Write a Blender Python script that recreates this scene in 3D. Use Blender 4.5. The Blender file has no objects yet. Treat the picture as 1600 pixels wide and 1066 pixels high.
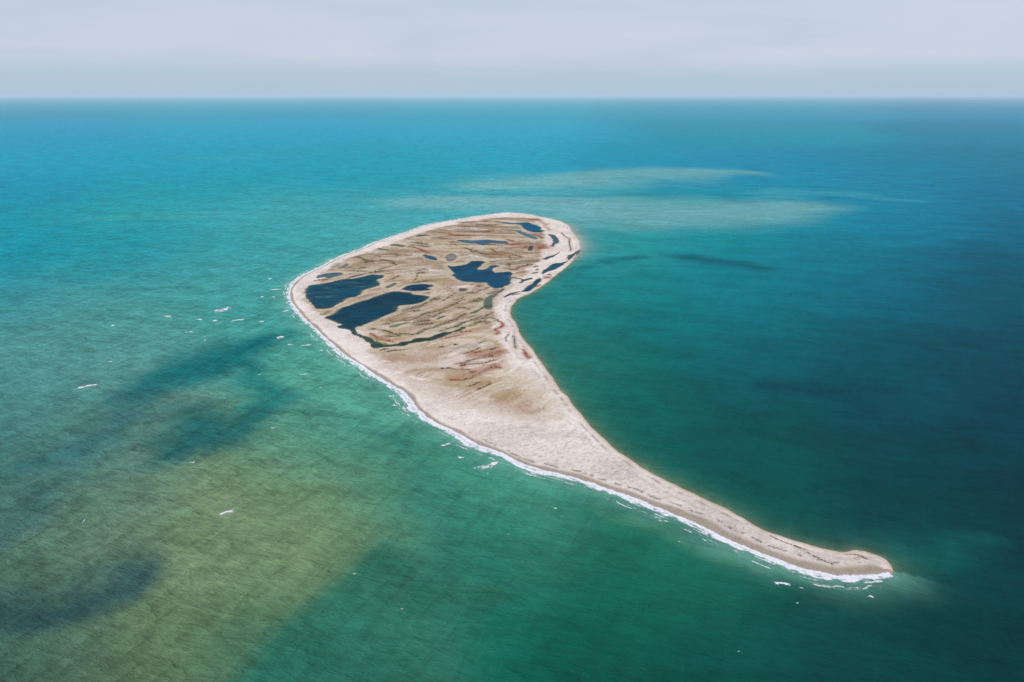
import bpy, math
import numpy as np
from mathutils import Vector

# ------------------------------------------------------------------ camera, sky, sun, exposure
scene = bpy.context.scene
CAM_H = 300.0                       # metres above the sea
FPX = 1067.0                        # focal length in photo pixels (1600 wide)
PITCH = math.atan((533.0 - 148.0) / FPX)

cam_data = bpy.data.cameras.new("camera")
cam_data.sensor_width = 36.0
cam_data.lens = FPX / 1600.0 * 36.0
cam_data.clip_start = 1.0
cam_data.clip_end = 400000.0
cam = bpy.data.objects.new("camera", cam_data)
scene.collection.objects.link(cam)
cam.location = (0, 0, CAM_H)
cam.rotation_euler = (math.radians(90) - PITCH, 0, 0)
scene.camera = cam

SUN_ELEV, SUN_AZ = 41.0, 238.0      # azimuth clockwise from +Y (the view direction): behind and left of the camera
SUN_STRENGTH = 3.0
SKY_STRENGTH = 0.1

world = bpy.data.worlds.new("World")
scene.world = world
world.use_nodes = True
wn, wl = world.node_tree.nodes, world.node_tree.links
for n in list(wn):
    wn.remove(n)


def wnode(t, **kw):
    n = wn.new(t)
    for k, v in kw.items():
        setattr(n, k, v)
    return n


w_out = wnode("ShaderNodeOutputWorld")
w_bg = wnode("ShaderNodeBackground")
w_bg.inputs["Strength"].default_value = SKY_STRENGTH
w_sky = wnode("ShaderNodeTexSky")
w_sky.sky_type = 'NISHITA'
w_sky.sun_disc = False
w_sky.sun_elevation = math.radians(SUN_ELEV)
w_sky.sun_rotation = math.radians(SUN_AZ)
w_sky.altitude = 300
w_sky.dust_density = 2.0
# thin high cloud veil over the clear sky, with a bank of hazy air along the horizon
w_tc = wnode("ShaderNodeTexCoord")
w_sep = wnode("ShaderNodeSeparateXYZ")
wl.new(w_tc.outputs["Generated"], w_sep.inputs[0])
w_div = wnode("ShaderNodeMath", operation='ADD')
wl.new(w_sep.outputs["Z"], w_div.inputs[0]); w_div.inputs[1].default_value = 0.12
w_dx = wnode("ShaderNodeMath", operation='DIVIDE'); wl.new(w_sep.outputs["X"], w_dx.inputs[0]); wl.new(w_div.outputs[0], w_dx.inputs[1])
w_dy = wnode("ShaderNodeMath", operation='DIVIDE'); wl.new(w_sep.outputs["Y"], w_dy.inputs[0]); wl.new(w_div.outputs[0], w_dy.inputs[1])
w_cmb = wnode("ShaderNodeCombineXYZ"); wl.new(w_dx.outputs[0], w_cmb.inputs[0]); wl.new(w_dy.outputs[0], w_cmb.inputs[1])
w_noise = wnode("ShaderNodeTexNoise")
w_noise.inputs["Scale"].default_value = 0.55
w_noise.inputs["Detail"].default_value = 6.0
w_noise.inputs["Roughness"].default_value = 0.55
w_noise.inputs["Distortion"].default_value = 0.6
wl.new(w_cmb.outputs[0], w_noise.inputs["Vector"])
w_veil = wnode("ShaderNodeValToRGB")
w_veil.color_ramp.elements[0].position = 0.3
w_veil.color_ramp.elements[0].color = (0.535, 0.615, 0.765, 1)
w_veil.color_ramp.elements[1].position = 0.7
w_veil.color_ramp.elements[1].color = (0.635, 0.69, 0.81, 1)
wl.new(w_noise.outputs["Fac"], w_veil.inputs["Fac"])
w_n2 = wnode("ShaderNodeTexNoise")
w_n2.inputs["Scale"].default_value = 2.6
w_n2.inputs["Detail"].default_value = 3.0
wl.new(w_tc.outputs["Generated"], w_n2.inputs["Vector"])
w_edge = wnode("ShaderNodeMath", operation='MULTIPLY_ADD')      # elevation of the bank's top, uneven
wl.new(w_n2.outputs["Fac"], w_edge.inputs[0]); w_edge.inputs[1].default_value = 0.03; w_edge.inputs[2].default_value = 0.022
w_sub = wnode("ShaderNodeMath", operation='SUBTRACT')
wl.new(w_edge.outputs[0], w_sub.inputs[0]); wl.new(w_sep.outputs["Z"], w_sub.inputs[1])
w_mr = wnode("ShaderNodeMapRange", interpolation_type='SMOOTHSTEP')
w_mr.inputs["From Min"].default_value = -0.014
w_mr.inputs["From Max"].default_value = 0.020
w_mr.inputs["To Min"].default_value = 0.0
w_mr.inputs["To Max"].default_value = 0.80
wl.new(w_sub.outputs[0], w_mr.inputs["Value"])
w_bank = wnode("ShaderNodeMixRGB")
wl.new(w_mr.outputs[0], w_bank.inputs["Fac"])
wl.new(w_veil.outputs["Color"], w_bank.inputs["Color1"])
w_bank.inputs["Color2"].default_value = (0.432, 0.585, 0.712, 1)
w_scale = wnode("ShaderNodeMixRGB", blend_type='MULTIPLY')
w_scale.inputs["Fac"].default_value = 1.0
w_scale.inputs["Color2"].default_value = (1 / SKY_STRENGTH,) * 3 + (1,)
wl.new(w_bank.outputs["Color"], w_scale.inputs["Color1"])
w_mix = wnode("ShaderNodeMixRGB")
w_mix.inputs["Fac"].default_value = 0.92
wl.new(w_sky.outputs["Color"], w_mix.inputs["Color1"])
wl.new(w_scale.outputs["Color"], w_mix.inputs["Color2"])
wl.new(w_mix.outputs["Color"], w_bg.inputs["Color"])
wl.new(w_bg.outputs[0], w_out.inputs["Surface"])

sun_data = bpy.data.lights.new("sun", 'SUN')
sun_data.energy = SUN_STRENGTH
sun_data.angle = math.radians(0.5)
sun_data.color = (1.0, 0.955, 0.90)
sun = bpy.data.objects.new("sun", sun_data)
scene.collection.objects.link(sun)
sa, se = math.radians(SUN_AZ), math.radians(SUN_ELEV)
to_sun = Vector((math.sin(sa) * math.cos(se), math.cos(sa) * math.cos(se), math.sin(se)))
sun.rotation_euler = to_sun.to_track_quat('Z', 'Y').to_euler()

scene.view_settings.view_transform = 'Standard'
scene.view_settings.look = 'None'
scene.view_settings.exposure = 0.0
scene.view_settings.gamma = 1.0
scene.cycles.use_denoising = True
scene.render.filter_size = 1.15
scene.cycles.transparent_max_bounces = 16
scene.cycles.volume_bounces = 2
scene.cycles.max_bounces = 6

rng = np.random.default_rng(7)


# ------------------------------------------------------------------ helpers
def at(px, py, z=0.0):
    """Photo pixel -> point of the level plane z (the survey of the place, in metres)."""
    px, py = np.asarray(px, float), np.asarray(py, float)
    x = (px - 800.0) / FPX
    u = (533.0 - py) / FPX
    c, s = math.cos(PITCH), math.sin(PITCH)
    dy, dz = c + u * s, -s + u * c
    t = (CAM_H - z) / -dz
    return np.stack([x * t, dy * t], -1)


def poly_at(pts, z=0.3):
    a = np.array(pts, float)
    return at(a[:, 0], a[:, 1], z)


def lin(rgb):
    c = np.asarray(rgb, float) / 255.0
    return np.where(c <= 0.04045, c / 12.92, ((c + 0.055) / 1.055) ** 2.4)


def _hash(ix, iy, seed):
    h = (ix.astype(np.int64) * 374761393 + iy.astype(np.int64) * 668265263 + seed * 1013904223) & 0x7FFFFFFF
    h = ((h ^ (h >> 13)) * 1274126177) & 0x7FFFFFFF
    h = ((h ^ (h >> 16)) * 2246822519) & 0x7FFFFFFF
    return ((h ^ (h >> 15)) & 0xFFFFF) / float(0xFFFFF)


def vnoise(x, y, seed=0):
    ix, iy = np.floor(x), np.floor(y)
    fx, fy = x - ix, y - iy
    fx = fx * fx * fx * (fx * (fx * 6 - 15) + 10)
    fy = fy * fy * fy * (fy * (fy * 6 - 15) + 10)
    a, b = _hash(ix, iy, seed), _hash(ix + 1, iy, seed)
    c, d = _hash(ix, iy + 1, seed), _hash(ix + 1, iy + 1, seed)
    return (a * (1 - fx) + b * fx) * (1 - fy) + (c * (1 - fx) + d * fx) * fy


def fbm(x, y, seed=0, octs=4, gain=0.5):
    s, a, n = 0.0, 1.0, 0.0
    for k in range(octs):
        s = s + a * vnoise(x * 2 ** k + 17.3 * k, y * 2 ** k - 9.1 * k, seed + k * 31)
        n += a
        a *= gain
    return s / n                     # 0..1, mean about 0.5


def sstep(a, b, x):
    t = np.clip((x - a) / (b - a), 0, 1)
    return t * t * (3 - 2 * t)


def seg_dist(P, line, closed=False):
    """distance of points P (n,2) to a polyline, and the index + parameter of the nearest place on it"""
    A = line
    B = np.roll(line, -1, 0) if closed else line[1:]
    A = A if closed else line[:-1]
    best = np.full(len(P), 1e18)
    where = np.zeros(len(P))
    for i in range(len(A)):
        ab = B[i] - A[i]
        t = np.clip(((P - A[i]) @ ab) / max(ab @ ab, 1e-9), 0, 1)
        q = P - A[i] - t[:, None] * ab
        d = (q * q).sum(1)
        m = d < best
        best[m] = d[m]
        where[m] = i + t[m]
    return np.sqrt(best), where


def inside(P, poly):
    x, y = P[:, 0], P[:, 1]
    c = np.zeros(len(P), bool)
    n = len(poly)
    for i in range(n):
        x1, y1 = poly[i]
        x2, y2 = poly[(i + 1) % n]
        if y1 == y2:
            continue
        m = ((y1 > y) != (y2 > y)) & (x < (x2 - x1) * (y - y1) / (y2 - y1) + x1)
        c ^= m
    return c


def signed(P, poly):
    d, w = seg_dist(P, poly, True)
    return np.where(inside(P, poly), d, -d), w


def smooth_closed(p, n=4):
    """Catmull-Rom through a closed polygon"""
    p0, p1, p2, p3 = np.roll(p, 1, 0), p, np.roll(p, -1, 0), np.roll(p, -2, 0)
    out = []
    for k in range(n):
        t = k / n
        out.append(0.5 * ((2 * p1) + (-p0 + p2) * t + (2 * p0 - 5 * p1 + 4 * p2 - p3) * t * t + (-p0 + 3 * p1 - 3 * p2 + p3) * t ** 3))
    return np.stack(out, 1).reshape(-1, 2)


def smooth_open(p, n=5):
    q = np.vstack([2 * p[0] - p[1], p, 2 * p[-1] - p[-2]])
    out = []
    for i in range(len(p) - 1):
        p0, p1, p2, p3 = q[i], q[i + 1], q[i + 2], q[i + 3]
        for k in range(n):
            t = k / n
            out.append(0.5 * ((2 * p1) + (-p0 + p2) * t + (2 * p0 - 5 * p1 + 4 * p2 - p3) * t * t + (-p0 + 3 * p1 - 3 * p2 + p3) * t ** 3))
    out.append(p[-1])
    return np.array(out)


def mesh_object(name, verts, faces, material, smooth=False, colors=None, floats=None):
    me = bpy.data.meshes.new(name)
    verts = np.ascontiguousarray(verts, np.float32)
    faces = np.ascontiguousarray(faces, np.int32)
    k = faces.shape[1]
    me.vertices.add(len(verts))
    me.vertices.foreach_set("co", verts.ravel())
    me.loops.add(faces.size)
    me.loops.foreach_set("vertex_index", faces.ravel())
    me.polygons.add(len(faces))
    me.polygons.foreach_set("loop_start", np.arange(0, faces.size, k, dtype=np.int32))
    me.polygons.foreach_set("use_smooth", np.full(len(faces), smooth, bool))
    me.update(calc_edges=True)
    me.validate()
    for nm, arr in (colors or {}).items():
        a = me.attributes.new(nm, 'FLOAT_COLOR', 'POINT')
        rgba = np.ones((len(verts), 4), np.float32)
        rgba[:, :3] = arr
        a.data.foreach_set("color", rgba.ravel())
    for nm, arr in (floats or {}).items():
        a = me.attributes.new(nm, 'FLOAT', 'POINT')
        a.data.foreach_set("value", np.ascontiguousarray(arr, np.float32))
    me.materials.append(material)
    o = bpy.data.objects.new(name, me)
    scene.collection.objects.link(o)
    return o


def tag(o, label=None, category=None, group=None, kind=None):
    for k, v in (("label", label), ("category", category), ("group", group), ("kind", kind)):
        if v:
            o[k] = v
    return o


class Mat:
    """tiny node builder"""
    def __init__(self, name):
        self.m = bpy.data.materials.new(name)
        self.m.use_nodes = True
        self.n, self.l = self.m.node_tree.nodes, self.m.node_tree.links
        self.b = self.n["Principled BSDF"]

    def node(self, t, ins=None, **kw):
        n = self.n.new(t)
        for k, v in kw.items():
            setattr(n, k, v)
        for k, v in (ins or {}).items():
            if hasattr(v, "is_output"):
                self.l.new(v, n.inputs[k])
            else:
                n.inputs[k].default_value = v
        return n

    def math(self, op, a, b=None, c=None):
        n = self.node("ShaderNodeMath", operation=op)
        for i, v in enumerate((a, b, c)):
            if v is None:
                continue
            if hasattr(v, "is_output"):
                self.l.new(v, n.inputs[i])
            else:
                n.inputs[i].default_value = v
        return n.outputs[0]

    def pos(self, rot=0.0, scale=(1, 1, 1)):
        g = self.node("ShaderNodeNewGeometry")
        mp = self.node("ShaderNodeMapping", {"Vector": g.outputs["Position"], "Rotation": (0, 0, math.radians(rot)), "Scale": scale})
        return mp.outputs[0]

    def along(self, bearing, stretch):
        """ground position drawn out along a bearing (degrees from +X)"""
        g = self.node("ShaderNodeNewGeometry")
        return self.node("ShaderNodeMapping", {"Vector": g.outputs["Position"], "Rotation": (0, 0, math.radians(bearing)), "Scale": (stretch, 1, 1)}, vector_type='TEXTURE').outputs[0]

    def noise(self, vec, scale, detail=3.0, rough=0.5, dist=0.0):
        return self.node("ShaderNodeTexNoise", {"Vector": vec, "Scale": scale, "Detail": detail, "Roughness": rough, "Distortion": dist}).outputs["Fac"]

    def attr(self, name):
        return self.node("ShaderNodeAttribute", attribute_name=name)

    def ramp(self, fac, lo, hi, a=0.0, b=1.0):
        return self.node("ShaderNodeMapRange", {"Value": fac, "From Min": lo, "From Max": hi, "To Min": a, "To Max": b}).outputs[0]

    def mix(self, fac, a, b, blend='MIX'):
        n = self.node("ShaderNodeMixRGB", blend_type=blend)
        for k, v in (("Fac", fac), ("Color1", a), ("Color2", b)):
            if hasattr(v, "is_output"):
                self.l.new(v, n.inputs[k])
            else:
                n.inputs[k].default_value = v if isinstance(v, float) else (*v, 1)
        return n.outputs[0]

    def grey(self, v):
        return self.node("ShaderNodeCombineXYZ", {0: v, 1: v, 2: v}).outputs[0]

    def sheen(self, fac, rough, normal):
        """weak mirror reflection over the body colour of the water"""
        out = self.n["Material Output"]
        g = self.node("ShaderNodeBsdfGlossy", {"Roughness": rough, "Normal": normal})
        mx = self.node("ShaderNodeMixShader", {0: fac, 1: self.b.outputs[0], 2: g.outputs[0]})
        self.l.new(mx.outputs[0], out.inputs["Surface"])

    def set(self, **kw):
        for k, v in kw.items():
            k = k.replace("_", " ")
            if hasattr(v, "is_output"):
                self.l.new(v, self.b.inputs[k])
            else:
                self.b.inputs[k].default_value = v


# ------------------------------------------------------------------ survey of the island
WEST = [(886, 350.4), (869, 343.6), (838.8, 337.7), (822, 334.4), (791.6, 332.7), (762.9, 336), (737.5, 339.4), (703.8, 345.3),
        (670, 351.5), (642.7, 360.5), (615.7, 369.5), (585.3, 380), (565, 389.5), (528, 403), (501, 418.5), (477.3, 429), (460, 442),
        (453.5, 453.4), (453.5, 468.6), (463.8, 483.8), (475.6, 497.8), (490.8, 511.3), (506, 526.5), (521.2, 540), (534.7, 552),
        (548.2, 562), (565, 572), (582, 584), (598.8, 594), (612.3, 602.5), (627.5, 609.5), (639, 621), (648, 636), (661, 648),
        (683, 663), (713, 676), (733, 690), (756, 699), (781, 708), (806, 720.5), (831, 731), (866, 739.5), (901, 748.5), (931, 758.5),
        (958, 768.5), (991, 779), (1030, 795.5), (1069, 811.5), (1101.5, 826.5), (1134, 844), (1176, 860.5), (1212, 875), (1244.5, 886.5),
        (1277, 894.5), (1309.5, 901.5), (1338.7, 901), (1371, 898), (1390, 898)]
EAST = [(1393.5, 892), (1384, 878), (1368, 868.5), (1338.7, 860.4), (1319, 863.6), (1290, 858.7), (1257.5, 850.6), (1225, 840.9),
        (1192.5, 827.9), (1160, 810), (1127.5, 792), (1095, 777), (1062.5, 761), (1030, 745), (997.5, 725), (963, 702.5), (934, 677),
        (908, 649), (888, 622.5), (876.4, 608.6), (859.5, 586.6), (842.6, 561.3), (829, 544.4), (815.6, 525.8), (805.5, 505.6),
        (798.7, 490.4), (799.5, 478.6), (808.8, 468.4), (817, 463.5), (838.8, 453.4), (860.8, 436.5), (882.7, 419.6), (899.6, 402.7),
        (906.4, 387.5), (904.7, 375.7), (894.5, 362.2)]
COAST = smooth_closed(poly_at(WEST + EAST, 0.0), 3)
N_WEST = len(WEST) * 3

# every pond: outline, own colour (sRGB of the water), label
PONDS = [
    ([(479.3, 450.3), (486, 445.8), (498.8, 444.3), (515.3, 441.3), (528.8, 437.9), (543.8, 435.8), (555, 435.3), (573.5, 430.6), (584.8, 429.1),
      (599.8, 431), (596, 434.8), (588.5, 437.8), (593, 442.3), (592.3, 445.6), (582.5, 449.4), (569, 453.1), (563.8, 458), (556.5, 463.8),
      (543.8, 466), (534, 472), (521.3, 478.8), (513.8, 481.3), (504, 483.1), (495, 482.4), (490.5, 478.3), (487.5, 475), (483, 469.8),
      (478.5, 463.8), (477.8, 457.8)], (0, 74, 104), "lagoon", "dark blue lagoon with pale streaks, beside the western beach bend"),
    ([(508.5, 496.6), (522, 491), (528.8, 485), (536.3, 480.1), (547.5, 477.5), (555, 474.1), (575, 467.8), (591.5, 461.8), (605, 458),
      (615.5, 455.6), (627.5, 456.4), (641, 457.2), (644.8, 459.9), (656.8, 461), (665, 462.5), (670.3, 464.4), (665, 468.9), (653.8, 473.8),
      (641, 476.4), (625.3, 477.5), (621.5, 479), (620.8, 482.8), (615.5, 488), (602, 493.3), (592.3, 497.8), (579, 503.8), (571.5, 506.8),
      (558.8, 510.9), (554.3, 514.3), (555.8, 518), (562, 523), (559, 525), (550.5, 521.8), (549.8, 518), (543.8, 515), (528, 513.1), (528, 509.8),
      (534.8, 506.8), (528, 505.3), (521.3, 502.3)], (0, 66, 94), "lagoon", "largest deep blue lagoon, pointed at its western end behind the white beach"),
    ([(559, 523.5), (562, 521.5), (567.8, 524.8), (581, 529), (590, 535), (599, 538.2), (612.5, 538.6), (623.8, 537.1), (627.5, 534.5), (642.5, 532.3),
      (653, 528.5), (671, 527.2), (681.3, 522.3), (694, 519.3), (707.5, 517.4), (722.5, 510.9), (727, 512.3), (718, 517), (703.8, 521.5), (692.5, 526),
      (677.5, 532), (657.5, 534.4), (638.8, 538), (627.5, 540.8), (612.5, 541.6), (597.5, 542.6), (583.3, 543.9), (578, 537.2), (572, 533.8),
      (568.3, 529), (563, 526.5)], (40, 74, 72), "creek", "narrow dark green creek curving between the marsh and the tan flat"),
    ([(629, 452), (635, 447.9), (642.5, 445.6), (653, 444.1), (665, 444.1), (678.5, 446.8), (674, 448.3), (668, 450.4), (674.8, 453), (663.5, 454.3),
      (653.8, 454.8), (638.8, 454.2)], (0, 62, 104), "pond", "small leaf-shaped dark blue pond just above the largest lagoon"),
    ([(699.3, 414.6), (704.5, 416.1), (718, 415.4), (730, 412.4), (737.5, 408.3), (746.5, 407.9), (756.3, 409), (754.8, 412.4), (749.5, 416.5),
      (746.5, 421), (756.3, 421.4), (763, 418.4), (768.3, 414.6), (780.3, 415.8), (771.3, 418.8), (769, 422.5), (772.8, 425.9), (783.5, 425.5),
      (798.5, 425.1), (798.9, 433), (797.8, 442), (788.8, 448), (777.5, 451), (770, 449.9), (766, 448), (760, 442), (748.8, 441.6), (737.5, 440.9),
      (727, 440.5), (715, 436.8), (711.3, 433), (706, 430.4), (709.8, 427), (703.8, 421.8)], (6, 76, 116), "lagoon",
     "broad blue lagoon with two fingers, in the middle of the island"),
    ([(788, 449.5), (787.5, 453), (778, 460.5), (771, 466), (769, 477), (767, 482), (757, 480), (757, 470), (762, 464), (772, 459.0), (780, 454.5)],
     (96, 112, 116), "channel", "grey-green channel leaving the two-fingered lagoon towards the creek"),
    ([(661.3, 397.5), (668, 399), (677, 400.9), (683.8, 405), (682.3, 406.9), (674, 405.8), (665, 402.8)], (28, 90, 130), "pond",
     "small bright blue oval pond on the pale flat"),
    ([(696.5, 402), (701, 397.5), (707, 396.4), (713.8, 400.5), (711.5, 405), (702.5, 408.8), (698, 405.8)], (138, 132, 140), "pond",
     "shallow grey muddy pan north of the two-fingered lagoon"),
    ([(714.5, 375.4), (725, 375), (740, 375.8), (757.5, 374.6), (766.5, 375), (780, 376.5), (792.8, 377.6), (793.5, 381), (778.5, 381), (768, 379.9),
      (761.3, 382.5), (753.5, 383.3), (743.8, 381), (728.8, 379.9), (719, 378)], (62, 104, 136), "pond",
     "long thin grey-blue pond with reddish plants at its eastern end"),
    ([(783, 347.6), (791.3, 347.3), (802.5, 348.8), (813.8, 348), (825, 347.6), (832.5, 350.3), (841.5, 353.3), (846, 356.3), (843.8, 359.3),
      (852.8, 360.8), (843.8, 363), (831, 362.6), (822, 359.3), (816.8, 355.5), (813.8, 351.8), (802.5, 350.6), (791.3, 349.9), (783.8, 349.1)],
     (0, 96, 140), "pond", "bright teal blue pond close to the far northern shore"),
    ([(776.3, 358.1), (792, 358.9), (810, 359.6), (817.5, 363), (828.8, 366.8), (838.5, 371.3), (836.3, 374.3), (828.8, 372), (817.5, 367.5),
      (808.5, 363), (802.5, 360.8), (787.5, 359.6)], (76, 118, 146), "pond", "slanting grey-blue sliver of water below the teal northern pond"),
    ([(855.5, 366.8), (863, 366.4), (869, 369.8), (872.8, 375), (872.8, 379.5), (867.5, 381.8), (864.5, 385.5), (860.8, 384), (863.8, 380.3),
      (863.8, 375), (860.8, 369.8)], (70, 98, 124), "pond", "crescent of slate blue water in the white northeastern sand"),
    ([(825.5, 388.5), (827.8, 384.4), (832.3, 384.4), (833, 388.5), (830, 391.9), (825.5, 391.1)], (70, 78, 114), "pond",
     "tiny violet pond ringed by red plants"),
    ([(848, 405.4), (854, 401.3), (863.8, 399), (875, 393.8), (872, 396.8), (863.8, 401.3), (854, 405.4)], (58, 74, 94), "pond",
     "short dark sliver of water crossing the white sand below the slate crescent"),
    ([(902.8, 391.5), (901.3, 395.3), (893.8, 403.5), (888, 407), (886.5, 404), (889.3, 399), (897.5, 395.3)], (62, 84, 104), "pond",
     "easternmost dark pond hard against the eastern beach"),
    ([(848, 424), (853.3, 420.3), (860, 415), (867.5, 411.6), (878.8, 410.5), (887, 407.8), (882.5, 412), (871.3, 418.8), (860, 423.3), (852.5, 425.9),
      (846.5, 428.9)], (24, 84, 120), "pond", "blue wedge-shaped pond lying along the eastern beach"),
    ([(816.5, 455.1), (822.5, 449.5), (830, 444.3), (837.5, 437.5), (844.3, 433.8), (845, 437.5), (840.5, 444.3), (831.5, 451.8), (822.5, 455.5),
      (812, 456.8), (803, 459), (795, 462), (786.5, 466), (790.5, 461.5), (800, 457.3), (812, 455.3)], (0, 70, 104), "pond",
     "deep blue pond with a long thin tail beside the eastern beach"),
    ([(799, 433), (812, 434.5), (818, 436.8), (830, 434.1), (830.8, 436.5), (822.5, 438.5), (812, 443.1), (810.1, 441.3), (815.8, 437.8), (810.5, 436),
      (799, 434.3)], (64, 78, 98), "creek", "forked dark creek joining the two-fingered lagoon to the eastern sand"),
    ([(828.5, 428.5), (835.3, 425.9), (842, 424.4), (840.5, 425.9), (833.8, 427.8)], (72, 66, 74), "pond",
     "dark pointed puddle between the forked creek and the wedge-shaped pond"),
    ([(493.5, 434.1), (499.5, 430), (512.3, 427.4), (528.8, 425.9), (534.8, 428.5), (525, 432.3), (513.8, 434.9), (508, 433), (501, 434.1)],
     (68, 98, 126), "pond", "shallow slate blue pond between the streaked lagoon and the northwestern beach"),
    ([(529.5, 418.4), (536.3, 415.4), (541.5, 410.9), (543, 414.3), (538.5, 418.8), (531, 419.9)], (112, 118, 140), "pond",
     "small lilac grey puddle near the northwestern beach"),
    ([(544.5, 433.0), (555, 430.6), (568.5, 427.6), (570, 428.6), (557.3, 431.9), (546, 434)], (84, 86, 100), "pond",
     "thin dark strip of water on the upper bank of the streaked lagoon"),
    ([(608.5, 382.8), (616, 381.3), (625, 382.2), (633, 384.3), (628.8, 385.8), (617.5, 384.6)], (92, 104, 114), "pond",
     "grey lens-shaped puddle close to the northwestern surf"),
    ([(650, 369), (656, 367), (667, 367), (668, 368.2), (661.3, 369), (652, 370)], (84, 88, 92), "pond",
     "thin dark grey puddle north of the bright blue oval pond"),
    ([(602.8, 449.4), (608.8, 446), (615.5, 442.6), (619.3, 443.8), (612.5, 447.5), (606.5, 450.5)], (108, 112, 118), "pond",
     "oblong grey puddle between the streaked and the largest lagoons"),
    ([(608, 511.6), (612.5, 508.3), (621.5, 506.8), (635, 503.8), (639.5, 505.3), (623.8, 509), (617, 511.3)], (118, 142, 126), "pond",
     "shallow greenish puddle in the marsh south of the largest lagoon"),
    ([(680.5, 498.9), (689.5, 494.6), (697, 493.0), (694, 495.6), (686.5, 498.6)], (84, 104, 86), "pond",
     "small dark green puddle among the marsh ridges"),
    ([(717.5, 451.2), (728.5, 451.0), (728.2, 454.4), (718.8, 455.4)], (104, 100, 104), "pond", "small grey puddle directly below the two-fingered lagoon"),
    ([(735, 488.8), (742, 486), (752, 481), (759, 476.5), (759, 479.5), (752, 484), (744, 488.3), (737, 490)], (104, 120, 114), "creek",
     "thin grey creek below the grey-green channel"),
]

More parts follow.
